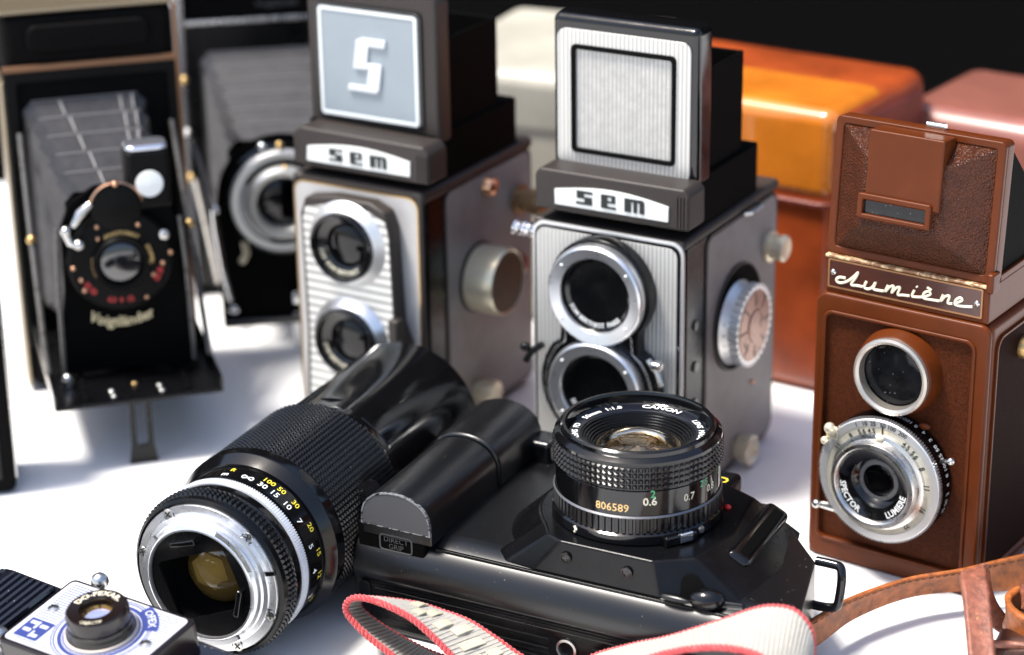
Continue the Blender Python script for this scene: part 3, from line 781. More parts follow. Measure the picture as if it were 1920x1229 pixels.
# ------------------------------------------------------------------ long zoom lens lying down
def make_zoom():
    a = R(64.777)
    Z = Vector((math.cos(a) * math.cos(0.0057), math.sin(a) * math.cos(0.0057), math.sin(0.0057)))
    X = Z.cross(Vector((0, 0, 1))).normalized()
    Y = Z.cross(X)
    M3 = Matrix((X, Y, Z)).transposed()
    t = thing("zoom_lens", "long black zoom lens lying on its side with silver rear mount towards the viewer", "lens", (-0.12283, 0.82425, 0.0378), rot=M3.to_euler())
    I = Matrix.Identity(4)
    MB().lathe([(24.0, 0.6), (31.9, 0.0), (32.2, 0.6), (32.2, 1.2)], 96, I, cap=False).build("mount_flange", aluminium, t)
    MB().lathe([(32.2, 0.9), (33.2, 0.6), (34.4, 1.6), (34.6, 4.0)], 96, I, cap=False).build("rear_rim", black_satin, t)
    by_ = MB().lathe([(28.6, 0.2), (28.4, -0.8), (26.6, -1.0), (26.2, -2.4), (24.9, -2.6), (24.7, -5.0), (24.0, -5.4), (23.2, -5.2), (22.9, 1.0)], 96, I, cap=False).build("bayonet", aluminium, t)
    for k, (aa, da) in enumerate(((-70, 46), (52, 44), (172, 48))):
        MB().lathe([(24.6, -5.2), (26.8, -5.2), (26.8, -3.8), (24.6, -3.8), (24.6, -5.2)], 14, I, cap=False, a0=aa, a1=aa + da).build("bayonet_lobe", aluminium, by_)
    n = 10
    circ = [(23.0 * math.cos(2 * math.pi * i / 44), 23.0 * math.sin(2 * math.pi * i / 44)) for i in range(44)]
    rq = rrect(-17.0, -12.5, 17.0, 13.5, 2.5, n)
    ca = Matrix.Rotation(R(-22), 2)
    rq = [tuple(ca @ Vector(p)) for p in rq]
    # order both loops from the same angle
    rq = sorted(rq, key=lambda p: math.atan2(p[1], p[0]) % (2 * math.pi))
    MB().ring(circ, rq, -4.2, -3.0, I).build("rear_baffle", black_satin, t)
    MB().lathe([(22.6, -3.0), (21, 6), (14.6, 9), (14.2, 13), (0.01, 16)], 64, I, cap=False).build("rear_barrel", black_deep, t)
    MB().lathe([(13.8, 7.5), (12.4, 6.0), (9.0, 4.6), (4.5, 3.8), (0.01, 3.5)], 64, I, cap=False).build("rear_glass", glass_amber, t)
    MB().lathe([(8.6, 3.6), (6.0, 2.9), (3.0, 2.6), (0.01, 2.5)], 6, ROT(15, 'Z') @ Matrix.Translation((-1.5, -1, 0.6)), cap=False).build("aperture_reflection", glass_amber2, t)
    for aa in (-122, -48, -168, 66, 20):
        m_ = ROT(aa, 'Z') @ Matrix.Translation((30.2, 0, 0.2)) @ ROT(180, 'X')
        sc = MB().lathe([(2.3, 0), (2.15, 0.4), (0.01, 0.55)], 20, m_).build("screw", chrome_dull, t)
        MB().box(-1.5, 1.5, -0.28, 0.28, 0.3, 0.66, M=m_ @ ROT(25, 'Z')).box(-0.28, 0.28, -1.5, 1.5, 0.3, 0.665, M=m_ @ ROT(25, 'Z')).lathe([(2.75, 0.06), (2.3, 0.06)], 20, m_, cap=False).build("screw_slot", black_paint, sc)
    MB().box(26.6, 33.0, -1.0, 1.0, -0.2, 0.5, 0.3, M=ROT(-16, 'Z')).build("lock_notch", black_gloss, t)
    # tabs of the coupling
    for aa, rr in ((-108, 18.6), (12, 18.4)):
        tb = MB().box(rr - 1.0, rr + 1.2, -6.0, 6.0, -7.5, -3.0, 0.5, M=ROT(aa, 'Z'))
        tb.build("coupling_tab", black_gloss, t)
    # aperture ring with two rows of pyramids
    ar = MB().lathe([(34.0, 3.6), (34.4, 4.0), (34.4, 10.6), (34.2, 10.8), (34.0, 11.2), (34.4, 11.6), (34.4, 15.6), (33.8, 16.4)], 96, I, cap=False).build("aperture_ring", black_gloss, t)
    kind(MB().pyramids(34.4, 4.2, 10.4, 96, 3, 1.3, I).build("knurl", black_rubber, ar, ang=20, wn=False), 'stuff')
    MB().gear(34.9, 34.4, 16.4, 20.6, 190, I).build("silver_ring", mat("bright_satin_ring", (0.86, 0.88, 0.92), 0.4, metal=0.4), t)
    MB().lathe([(34.6, 20.4), (33.4, 20.9), (33.4, 22.6), (34.3, 22.9), (34.3, 33.2), (33.6, 33.9), (35.2, 34.0), (38.0, 38.6), (38.2, 39.4), (38.2, 44.4), (37.2, 45.0)], 128, I, cap=False).build("distance_scale", black_gloss, t)
    tx = MB()
    for aa, s_ in ((-98, "m"), (-69, "30"), (-59, "15"), (-47.5, "10"), (-34, "7"), (-15, "5"), (3, "4"), (24, "3")):
        tx.text_cyl(s_, 4.3, 34.42, aa, 24.6, I, bold=0.05)
    # infinity sign
    pth = []
    for k in range(25):
        q = 2 * math.pi * k / 24
        xx, yy = 2.5 * math.sin(q), 1.05 * math.sin(2 * q)
        aa = R(-81) + xx / 34.4
        pth.append((34.45 * math.cos(aa), 34.45 * math.sin(aa), 26.4 + yy))
    tx.tube(pth, 0.27, 5)
    tx.build("lettering", white_paint, t)
    ty = MB()
    for aa, s_ in ((-96, "ft"), (-68, "100"), (-57.5, "50"), (-44.5, "30"), (-26, "20"), (-8, "15"), (9, "12"), (30, "10")):
        ty.text_cyl(s_, 3.9, 34.42, aa, 29.0, I, bold=0.05)
    ty.build("lettering", yellow_paint, t)
    grip = MB().lathe([(37.2, 44.8), (37.4, 45.2), (36.9, 45.8), (36.9, 95.0), (36.4, 95.6)], 96, I, cap=False).build("focus_grip", black_rubber, t)
    kind(MB().pyramids(36.9, 46.0, 94.6, 104, 24, 1.0, I).build("knurl", black_rubber, grip, ang=20, wn=False), 'stuff')
    # hood, hollow, with a moulded flat and a long raised bar
    hood = MB()
    prof = [(36.4, 95.4), (36.2, 98), (34.9, 104), (34.4, 140), (35.0, 176.2), (34.4, 177.2), (33.2, 177.0), (32.6, 150), (32.0, 110)]
    nseg = 120
    vs, fs = [], []
    for r_, h in prof:
        for i in range(nseg):
            th = 360 * i / nseg - 180
            f = 0.0
            d = abs((th + 97 + 180) % 360 - 180)
            if d < 30 and 104 <= h <= 165:
                f = -2.6 * (math.cos(math.pi * d / 30) * 0.5 + 0.5)
            vs.append(((r_ + f) * math.cos(R(th)), (r_ + f) * math.sin(R(th)), h))
    for k in range(len(prof) - 1):
        for i in range(nseg):
            j = (i + 1) % nseg
            fs.append((k * nseg + i, k * nseg + j, (k + 1) * nseg + j, (k + 1) * nseg + i))
    MB().add(vs, fs).build("lens_hood", black_gloss, t)
    MB().lathe([(34.2, 100), (35.9, 101), (35.6, 140), (35.9, 172), (34.2, 174)], 14, I, cap=False, a0=-62, a1=-38).build("hood_bar", black_gloss, t)
    MB().lathe([(33.0, 112), (0.01, 112)], 48, I, cap=False).build("front_glass", glass_dark, t)
    return t
make_zoom()

# ------------------------------------------------------------------ black single lens reflex lying on its back
def make_slr():
    t = thing("reflex_camera", "black single lens reflex camera lying on its back with its lens pointing up", "camera", (0.0495, 0.8445, 0), -28)
    # main body: rounded profile swept along the width, then cut to plan
    prof = [(-47, 1.5), (-47, 23.5), (-47.9, 24.6)] + [tuple(p)[:2] for p in catmull([(-48.5, 25.5, 0), (-48.7, 28, 0), (-48.0, 32, 0), (-46.3, 36, 0), (-43.8, 39.4, 0), (-40.6, 41.9, 0), (-36, 43.6, 0), (-31, 44.2, 0)], 3)] + [(30, 44.2), (50, 43)] + arc(50, 35, 8, 90, 0, 4) + [(58, 2), (56, 0.3), (-45.5, 0.3)]
    prof = prof[::-1]
    def cut(bm, co, no):
        g = bmesh.ops.bisect_plane(bm, geom=bm.verts[:] + bm.edges[:] + bm.faces[:], plane_co=co, plane_no=no, clear_outer=True)
        ed = [e for e in g['geom_cut'] if isinstance(e, bmesh.types.BMEdge)]
        if ed:
            bmesh.ops.edgenet_fill(bm, edges=ed)
    bm = bmesh.new()
    L_ = [bm.verts.new((-106, y, z)) for y, z in prof]
    R_ = [bm.verts.new((98, y, z)) for y, z in prof]
    bm.faces.new(L_)
    bm.faces.new(R_[::-1])
    for i in range(len(prof)):
        j = (i + 1) % len(prof)
        bm.faces.new((L_[i], L_[j], R_[j], R_[i]))
    cut(bm, (82, -28, 30), (0.97, 0.24, 0.0))
    cut(bm, (74, 8, 45), (0.77, 0.64, 0.10))
    cut(bm, (58, -47, 40), (0.42, -0.80, 0.42))
    MB().addbm(bm, None, 2.4, 3, 24).build("body", black_dusty, t)
    # bottom plate with pressed ribs
    bp = MB().prism(rrect(-103, 3.5, 52, 22.5, 2), 0, 0.7, FRONT(0, -47, 0), 0.3).build("bottom_plate", black_satin, t)
    for k in range(4):
        z = 19.8 - k * 4.3
        x1 = -16 if k in (1, 2, 3) else 48
        MB().prism(rrect(-97, z - 1.1, x1, z + 1.1, 1.0), 0.7, 1.15, FRONT(0, -47, 0), 0.3).build("plate_rib", black_satin, bp)
        if x1 < 0:
            MB().prism(rrect(2, z - 1.1, 50, z + 1.1, 1.0), 0.7, 1.15, FRONT(0, -47, 0), 0.3).build("plate_rib", black_satin, bp)
    MB().prism(rrect(-103.5, 3, -98, 23, 2), 0.2, 1.4, FRONT(0, -47, 0), 0.4).build("battery_door", black_satin, bp)
    MB().lathe([(4.4, 0.6), (4.4, 1.8), (3.4, 1.9), (3.2, -3), (0.01, -3)], 32, FRONT(-8.2, -47, 14)).build("tripod_socket", chrome_dull, t)
    # ledge line and front housing
    MB().box(-70, 66, -42.6, -41.0, 40.6, 41.9, 0.3).build("seam_ridge", black_satin, t)
    top = [(24.4, -39.6), (38, -29.8), (43.5, -4), (38, 30), (24, 37)] + arc(0, 0, 39.5, 112, 226, 14) + [(-22, -36.5), (-15, -39.6)]
    bot = [(28, -41.2), (63, -34.5), (67, -2), (57, 36), (34, 42)] + [(1.36 * x - 2, 1.12 * y) for x, y in arc(0, 0, 39.5, 112, 226, 14)][:-1] + [(-48, -36), (-40, -40.4), (-27, -41.2)]
    MB().prism(bot, 41.4, 56.4, TOP(0, 0, 0), 1.1, 3, 16, taper=top).build("front_housing", black_satin, t)
    # screws on the housing wall
    for x, z in ((-12.2, 50.0), (14.3, 49.6)):
        m_ = FRONT(x, -40.6, z) @ ROT(8, 'X')
        sc = MB().lathe([(2.5, 0), (2.4, 0.5), (1.9, 0.5), (1.8, 0.25), (0.01, 0.35)], 24, m_).build("screw", black_gloss, t)
        MB().box(-1.2, 1.2, -0.25, 0.25, 0.25, 0.5, M=m_).box(-0.25, 0.25, -1.2, 1.2, 0.25, 0.505, M=m_).build("screw_slot", grey_print, sc)
    # facet; a dark plate on it stands for the shade in the lever recess
    e1, e2 = Vector((24.4, -39.6, 56.4)), Vector((28, -41.2, 41.4))
    q1, q2 = Vector((38, -29.8, 56.4)), Vector((63, -34.5, 41.4))
    nrm = (q2 - e2).cross(e1 - e2).normalized()
    xa = (q2 - e2).normalized()
    ya = nrm.cross(xa)
    F_ = Matrix(((xa.x, ya.x, nrm.x, e2.x), (xa.y, ya.y, nrm.y, e2.y), (xa.z, ya.z, nrm.z, e2.z), (0, 0, 0, 1)))
    MB().prism([(8.5, 0.8), (23, 0.8), (15.5, 10)] + arc(12.2, 8.2, 3.7, 40, 180, 6), 0.05, 0.35, F_).build("lever_slot_shade", black_deep, t)
    lv = MB()
    lv.ball((19.5, 3.4, 3.2), 7.0, 4.4, 4.2, n=28, M=F_)
    lv.box(20, 34, -1.6, 3.4, 0.2, 2.6, 1.1, M=F_)
    lv.build("stop_down_lever", black_gloss, t)
    MB().ball((36, -43.6, 44.6), 6.5, 1.4, 1.4).build("lever_base", black_dusty, t)
    # moulded finger bar, release, red index
    MB().box(-5.2, 5.2, -24, 24, -3, 3.2, 2.6, 4, M=Matrix.Translation((48.5, 8, 50.6)) @ ROT(27, 'Y') @ ROT(2, 'Z')).build("finger_bar", black_gloss, t)
    MB().box(-2.4, 2.4, -20, 20, -1, 1.2, 0.9, 3, M=Matrix.Translation((50.5, 8, 52.7)) @ ROT(27, 'Y') @ ROT(2, 'Z')).build("bar_groove", black_matte, t)
    MB().ball((32.8, 15.5, 57.0), 1.4, 1.4, 1.2).build("red_index", red_plastic, t)
    MB().box(-16, 22, 38, 58, 40, 52, 2.2).build("prism_housing", black_satin, t)
    MB().text("D", 8, Matrix.Translation((17.4, 45, 52.1)) @ ROT(12, 'Z'), 0.1).build("lettering", yellow_paint, t)
    # grip
    gx, g0 = -87.5, -45.5
    SK = Matrix(((1, -0.03, 0, 0), (0, 1, 0, 0), (0, 0, 1, 0), (0, 0, 0, 1)))
    D = [(16.2, 48.5)] + [(16.2 * math.cos(R(12 * i)), 48.8 + 15.6 * math.sin(R(12 * i)) ** 0.66) for i in range(1, 15)] + [(-16.2, 48.5)]
    D = [(x, z) for x, z in D]
    D2 = [(-16.2, 43.5), (16.2, 43.5)] + D
    GM = SK @ FRONT(gx, g0, 0)
    MB().prism(D2, -60, 0, GM, 0.8, 3, 40).build("hand_grip", black_dusty, t)
    D3 = [(x * 1.05, 43.6 + (z - 43.5) * 1.05) for x, z in D2]
    MB().prism(D3, -103, -61, GM, 1.6, 3, 40).build("grip_head", black_dusty, t)
    MB().prism([(x * 0.97, 48.6 + (z - 48.5) * 0.96) for x, z in D], 0, 0.9, GM, 0.4, 2, 40).build("grip_end_cover", grey_leather, t)
    MB().ring(D, [(x * 0.96, 48.8 + (z - 48.5) * 0.95) for x, z in D], -0.4, 1.1, GM).build("grip_end_edge", mat("scuffed_edge", (0.30, 0.30, 0.31), 0.4, metal=0.5, worn=(500, 0.5, (0.02, 0.02, 0.02))), t)
    MB().box(-105, -73.4, -45.2, -30, 31, 48.6, 1.2).build("grip_foot", black_matte, t)
    eb = MB().ring(rrect(-94.5, 37.6, -79.0, 45.2, 1.8), rrect(-93.9, 38.2, -79.6, 44.6, 1.4), 0, 0.4, FRONT(0, -45.2, 0)).build("emblem_frame", grey_print, t)
    MB().text("DIRECT", 3.4, FRONT(-86.8, -45.35, 41.7)).text("GRIP", 3.4, FRONT(-86.8, -45.35, 38.7)).build("lettering", grey_print, eb)
    MB().box(-80, -63, 46, 60, 38, 53, 2.5, 4).build("grip_block", black_gloss, t)
    MB().gear(6.2, 5.6, -1.6, 1.6, 36, Matrix.Translation((-103.4, -36, 56)) @ ROT(60, 'Y')).build("input_dial", black_rubber, t)
    # strap lug at the right end
    lg = MB().tube(catmull([(72, 13, 43), (78, 13, 43), (82, 12.7, 42.5), (83.5, 11, 39), (83.4, 9.5, 31), (82.4, 8.7, 27), (78, 8.2, 26), (72, 8, 26)], 5), 1.9, 10)
    lg.build("strap_lug", black_gloss, t)
    MB().lathe([(5.4, 0), (5.4, 0.8), (4.2, 0.9), (4.0, 0.2), (2.6, 0.4), (2.4, 1.4), (0.01, 1.5)], 28, Matrix(((0, 0, 1, 83.6), (1, 0, 0, -29), (0, 1, 0, 27), (0, 0, 0, 1))) @ ROT(14, 'X')).build("end_socket", black_gloss, t)
    # ---------------- lens
    L = MB().lathe([(33.4, 56.6), (34.4, 57.0), (34.4, 60.6), (33.6, 61.2), (33.2, 61.6), (33.2, 68.4), (33.0, 68.6), (33.0, 79.2), (32.6, 79.6), (33.2, 80.0), (33.2, 90.0), (33.6, 90.3), (33.4, 91.4), (31.6, 92.6), (31.0, 92.8), (30.9, 94.4), (30.2, 95.0), (29.0, 94.9), (28.4, 93.8), (28.2, 90.4), (27.4, 89.8)], 128, cap=False).build("lens", black_gloss, t)
    MB().gear(33.9, 33.0, 61.8, 68.3, 76, duty=0.62).build("aperture_ring", black_rubber, L)
    MB().lathe([(33.95, 68.2), (33.3, 68.9)], 120, cap=False).build("ring_bevel", mat("scuffed_bevel", (0.18, 0.18, 0.19), 0.35, metal=0.7), L)
    kind(MB().pyramids(33.1, 80.2, 89.9, 88, 4, 1.05).build("knurl", black_rubber, L, ang=20, wn=False), 'stuff')
    MB().lathe([(27.8, 90.0), (23.2, 89.4), (22.9, 89.0)], 96, cap=False).build("name_ring", mat("satin_black_name_ring", (0.006, 0.007, 0.012), 0.24, spec=0.7), L)
    st = []
    for k in range(6):
        r_ = 22.9 - k * 0.95
        st += [(r_, 88.9 - k * 0.85), (r_ - 0.7, 88.8 - k * 0.85)]
    MB().lathe(st + [(17.0, 83.0)], 96, cap=False).build("stepped_cone", black_satin, L, ang=20)
    MB().lathe([(17.0, 84.6), (15.5, 85.8), (12, 87.2), (8, 88.0), (4, 88.4), (0.01, 88.5)], 64, cap=False).build("front_glass", glass_clear, L, wn=False)
    MB().lathe([(17.0, 83.4), (15.8, 80.8), (13.0, 78.4), (10.8, 77.6)], 64, cap=False).build("inner_element", silver_inner, L)
    MB().lathe([(10.9, 77.8), (10.4, 79.4), (8.2, 80.6), (7.6, 79.0), (5.4, 79.8), (5.0, 78.4), (2.6, 79.2), (0.01, 79.4)], 48, cap=False).build("inner_element", mat("dark_amber_element", (0.42, 0.30, 0.16), 0.12, metal=0.9), L)
    tx = MB()
    tx.text_arc("CANON", 4.3, 24.1, 92, TOP(0, 0, 0), 90.05, bold=0.13)
    tx.text_arc("LENS  MADE", 3.4, 24.1, 30, TOP(0, 0, 0), 90.05, bold=0.05)
    tx.text_arc("IN  JAPAN", 3.4, 24.1, -22, TOP(0, 0, 0), 90.05, bold=0.05)
    tx.text_arc("50mm  1:1.8", 3.7, 24.1, 152, TOP(0, 0, 0), 90.05, bold=0.06)
    tx.text_arc("LENS  FD", 3.4, 24.1, 202, TOP(0, 0, 0), 90.05, bold=0.05)
    tx.build("lettering", white_paint, L)
    fr = -61.0
    sn = MB().text_cyl("806589", 4.6, 33.12, fr - 22, 70.6, TOP(0, 0, 0), 0.04)
    sn.build("lettering", mat("orange_gold_engraving", (0.75, 0.50, 0.20), 0.5), L)
    w_ = MB().text_cyl("0.6", 4.6, 33.12, fr + 4, 73.6, TOP(0, 0, 0), 0.08).text_cyl("0.7", 4.4, 33.12, fr + 33, 73.0, TOP(0, 0, 0)).text_cyl("0.8", 4.4, 33.12, fr + 55, 73.0, TOP(0, 0, 0)).text_cyl("1", 4.4, 33.12, fr + 76, 73.0, TOP(0, 0, 0))
    w_.build("lettering", cream_paint, L)
    g_ = MB().text_cyl("2", 4.4, 33.12, fr + 6, 77.0 - 0.2, TOP(0, 0, 0), 0.05).text_cyl("2.5", 4.0, 33.12, fr + 47, 76.6, TOP(0, 0, 0)).text_cyl("3", 4.2, 33.12, fr + 70, 76.6, TOP(0, 0, 0))
    g_.build("lettering", green_paint, L)
    MB().lathe([(33.15, 68.8), (33.15, 82.0)], 2, cap=False, a0=fr + 84, a1=fr + 88).build("index_line", white_paint, L)
    m_ = ROT(fr + 26, 'Z')
    MB().box(33.0, 36.4, -8.5, 6.0, 56.4, 60.8, 0.8, M=m_).build("lock_base", black_gloss, L)
    MB().box(34.8, 37.4, -2.9, 2.9, 57.4, 61.6, 0.5, M=m_ @ ROT(1, 'Z')).build("lock_button", chrome, L)
    MB().lathe([(1.6, 0), (1.5, 0.5), (0.01, 0.6)], 16, ROT(fr + 42, 'Z') @ Matrix(((0, 0, 1, 34.4), (1, 0, 0, 0), (0, 1, 0, 59), (0, 0, 0, 1)))).build("screw", chrome_dull, L)
    MB().tube([(34.5 * math.cos(R(fr - 50)) + 0.0, 34.5 * math.sin(R(fr - 50)), 57.6), (34.5 * math.cos(R(fr - 48.6)), 34.5 * math.sin(R(fr - 48.6)), 59.0), (34.5 * math.cos(R(fr - 50.2)), 34.5 * math.sin(R(fr - 50.2)), 60.2)], 0.6, 6).build("index_mark", cream_paint, L)
    return t
make_slr()

# ------------------------------------------------------------------ folding cameras
def bellows(x0a, x1a, z0a, z1a, ya, x0b, x1b, z0b, z1b, yb, n=12, amp=2.2):
    vs, fs = [], []
    for k in range(n * 2 + 1):
        f = k / (n * 2)
        e = amp if k % 2 else 0
        x0, x1 = x0a + (x0b - x0a) * f + e, x1a + (x1b - x1a) * f - e
        z0, z1 = z0a + (z0b - z0a) * f + e, z1a + (z1b - z1a) * f - e
        y = ya + (yb - ya) * f
        c = 4.5
        for p in ((x0 + c, z0), (x1 - c, z0), (x1, z0 + c), (x1, z1 - c), (x1 - c, z1), (x0 + c, z1), (x0, z1 - c), (x0, z0 + c)):
            vs.append((p[0], y, p[1]))
    for k in range(n * 2):
        for i in range(8):
            fs.append((k * 8 + i, k * 8 + (i + 1) % 8, (k + 1) * 8 + (i + 1) % 8, (k + 1) * 8 + i))
    return MB().add(vs, fs)

FOLD = "old folding bellows cameras at the left"
def make_fold_front():
    t = thing("folding_camera", "black folding camera with open bed, grey bellows and cream script name below the lens", "camera", (-0.2055, 1.114, 0), 16.1, FOLD)
    MB().box(-42.5, 42.5, 3, 35, 2, 199, 6, 4).build("body", black_leather, t)
    # front frame with the open well
    MB().ring(rrect(-42.5, 26, 42.5, 171, 1.5), rrect(-37, 32, 37, 165, 1.5), -1, 3.4, FRONT(0, 3, 0), 0.4).build("front_frame", black_soft, t)
    MB().box(-37, 37, 2.4, 3.2, 32, 165).build("well", black_deep, t)
    MB().box(-42.8, 42.8, -0.6, 2, 170.4, 173.4, 0.5).build("top_trim", mat("worn_brass_trim", (0.20, 0.10, 0.05), 0.4, metal=0.5), t)
    MB().box(41.6, 43.6, -1.0, 2.0, 28, 199, 0.5).build("side_trim", mat("worn_brass_trim", (0.20, 0.10, 0.05), 0.4), t)
    MB().box(-44.6, -42.4, 4, 32, 3, 165, 0.9).build("side_rail", mat("pale_brass_rail", (0.36, 0.30, 0.21), 0.35, metal=0.7), t)
    MB().box(-42, 42, 2, 36, 198.4, 200.2, 0.8).build("top_edge", mat("dull_brass_edge", (0.22, 0.18, 0.12), 0.4, metal=0.7), t)
    MB().prism(rrect(-30, 179, 30, 193, 5), 0, 3.6, FRONT(0, 3, 0), 1.5, 3).build("carry_strap", black_leather, t)
    # bed
    bd = MB().box(-39.5, 39.5, -103, 4, 32.6, 34.4, 0.5).build("bed", black_satin, t)
    MB().box(-40.2, -38.9, -102, 4, 32.8, 40.5, 0.4).box(38.9, 40.2, -102, 4, 32.8, 40.5, 0.4).build("bed_flange", black_gloss, bd)
    for x, y in ((-11.5, -96), (-11.8, -89.5), (11.6, -96), (11.2, -89.5)):
        MB().ball((x, y, 34.6), 1.6, 1.6, 0.9, n=12).build("rivet", chrome_dull, bd)
    MB().ball((0, -84, 34.7), 1.5, 1.5, 0.9, n=12).build("rivet", brass, bd)
    MB().tube([(-31, -78, 35), (-31, -78, 38.5)], 3.0, 16).ball((-31, -78, 39), 2.4, n=14).build("focus_stud", chrome_dull, bd)
    for x in (-24, 24):
        MB().box(x - 1.2, x + 1.2, -98, 0, 34.4, 36.0, 0.3).build("rail", black_satin, bd)
    # foot
    MB().ring([(-7, 0), (7, 0), (5.4, 9), (5.2, 33), (-5.2, 33), (-5.4, 9)],
              [(-2.2, 9.5), (2.2, 9.5), (2.6, 11), (2.6, 31), (-2.6, 31), (-2.6, 11)], 0, 1.6, FRONT(0, -99, 0), 0.4).build("foot", black_satin, t)
    # side struts
    strut_m = mat("tarnished_steel", (0.13, 0.125, 0.12), 0.5, metal=0.6, worn=(300, 0.55, (0.05, 0.04, 0.035)))
    for sx, col_ in ((-1, strut_m), (1, strut_m)):
        MB().tube([(sx * 37.5, -2, 140), (sx * 38.6, -30, 96), (sx * 39.2, -62, 48), (sx * 39.2, -70, 39)], 1.5, 8).build("strut", col_, t)
        MB().ball((sx * 38.8, -32, 95), 2.4, n=12).build("strut_pin", brass, t)
    # bellows
    bellows(-35, 26, 46, 155, 1, -24, 22, 58, 128, -66, 5, 4.5).build("bellows", bellows_grey, t, ang=20)
    fold_m = mat("worn_fold_edge", (0.15, 0.145, 0.145), 0.5)
    for k in range(0, 10, 2):
        f = k / 10
        MB().tube([(-35 + 11 * f + 4.5, 1 - 67 * f, 155 - 27 * f + 0.1), (26 - 4 * f - 4.5, 1 - 67 * f, 155 - 27 * f + 0.1)], 0.4, 5).build("bellows_fold", fold_m, t)
    for xa_, xb_ in ((-17, -3), (13, 12), (19, 15.5)):
        for k in range(0, 5):
            f0, f1 = k * 0.2 + 0.015, k * 0.2 + 0.13
            MB().tube([(xa_ + (xb_ - xa_) * f + (0.5 if k % 2 else 0), 1 - 67 * f, 155 - 27 * f + 0.3 - 9 * (f - f0) * 2.2) for f in (f0, f1)], 0.42, 5).build("bellows_crease", mat("worn_white_crease", (0.30, 0.29, 0.29), 0.6), t)
    # lens standard
    MB().prism([(-33, 37), (33, 37), (30.5, 60), (27.5, 80), (27.0, 112), (22, 124), (8, 131), (-10, 131), (-22, 124), (-27.5, 112), (-28, 80), (-31, 60)], 0, 3.2, FRONT(0, -66, 0), 0.8).build("lens_board", black_matte, t)
    for sx in (-1, 1):
        MB().tube([(sx * 29.0, -69, 112), (sx * 30.4, -70, 90), (sx * 31, -70, 70), (sx * 31.5, -70, 38)], 1.2, 8).build("standard_rod", strut_m, t)
    M = FRONT(-1, -69, 94)
    MB().lathe([(25, 0), (25, 4), (23.6, 5.4), (13.5, 6.2), (13.2, 8.6), (12.4, 9.4), (11.2, 9.2), (10.4, 6.5)], 64, M, cap=False).build("shutter", black_soft, t)
    lens_glass(t, M, 10.8, base=6.2, h=2.6, m=glass_old)
    for a, r_ in ((118, 21), (62, 20), (128, 16), (-28, 17), (200, 20.5), (182, 22.5), (-8, 20), (215, 22), (-60, 22), (5, 24)):
        MB().ball((r_ * math.cos(R(a)), r_ * math.sin(R(a)), 5.8), 1.2, n=10, M=M).build("pin", copper_screw, t)
    tx = MB()
    for a, s_ in ((85, "ANASTIGMAT"), (185, "COMPUR"), (10, "DOPPEL"), (268, "VOIGTAR")):
        tx.text_arc(s_, 2.6, 13.8, a, M, 6.35, inward=(a > 180), bold=0.06)
    tx.build("lettering", gold_paint, t)
    tx = MB()
    for a, s_ in ((218, "25 50"), (266, "6.3  9  12"), (-25, "18 25")):
        tx.text_arc(s_, 3.4, 20.5, a, M, 6.0, inward=True, bold=0.22)
    tx.build("dial_lettering", red_paint, t)
    MB().text_arc("Voigtländer", 7.2, 34.5, 268, M, 0.35, inward=True, bold=0.16).build("name_lettering", mat("old_gold_paint", (0.80, 0.66, 0.38), 0.45), t)
    # speed dial, lever and release cluster
    MB().lathe([(12, 0), (12, 4), (10, 5.2), (0.01, 5.4)], 40, FRONT(-1, -70, 121)).build("speed_dial", black_soft, t)
    MB().lathe([(12.3, 3.6), (12.9, 4.4), (12.2, 5.0)], 40, FRONT(-1, -70, 121), cap=False, a0=10, a1=170).build("speed_dial_edge", copper_screw, t)
    MB().ball((-1, -75.5, 133), 1.5, n=10).build("dial_stud", copper_screw, t)
    MB().tube([(-13, -74, 124), (-18, -75, 120), (-22, -75, 114)], [1.6, 2.4, 1.4], 10).build("cocking_lever", chrome_dull, t)
    cl = MB().ball((-25.5, -75, 112), 2.6, n=12).ball((-20, -76, 105), 2.8, n=12).tube([(-26, -75, 112), (-24, -75, 106), (-19, -75, 104)], 1.8, 8)
    cl.build("release_lever", chrome_dull, t)
    MB().ball((20.5, -74, 105), 2.6, 1.2, 2.6, n=14).build("stud", chrome_dull, t)
    # waist finder
    MB().box(5, 26, -74, -56, 118, 147, 3, 4).build("finder", black_soft, t)
    MB().prism(rrect(5.5, -73, 25.5, -58, 4), 146.6, 149.4, TOP(0, 0, 0), 1.2, 3).build("finder_mirror", mat("blue_white_mirror", (0.72, 0.76, 0.86), 0.12, metal=0.9), t)
    MB().lathe([(6.6, 0), (6.2, 1.0), (0.01, 1.6)], 32, FRONT(15.5, -74, 131)).build("finder_lens", mat("milky_finder_lens", (0.80, 0.82, 0.80), 0.2, coat=0.5), t)
    return t
make_fold_front()

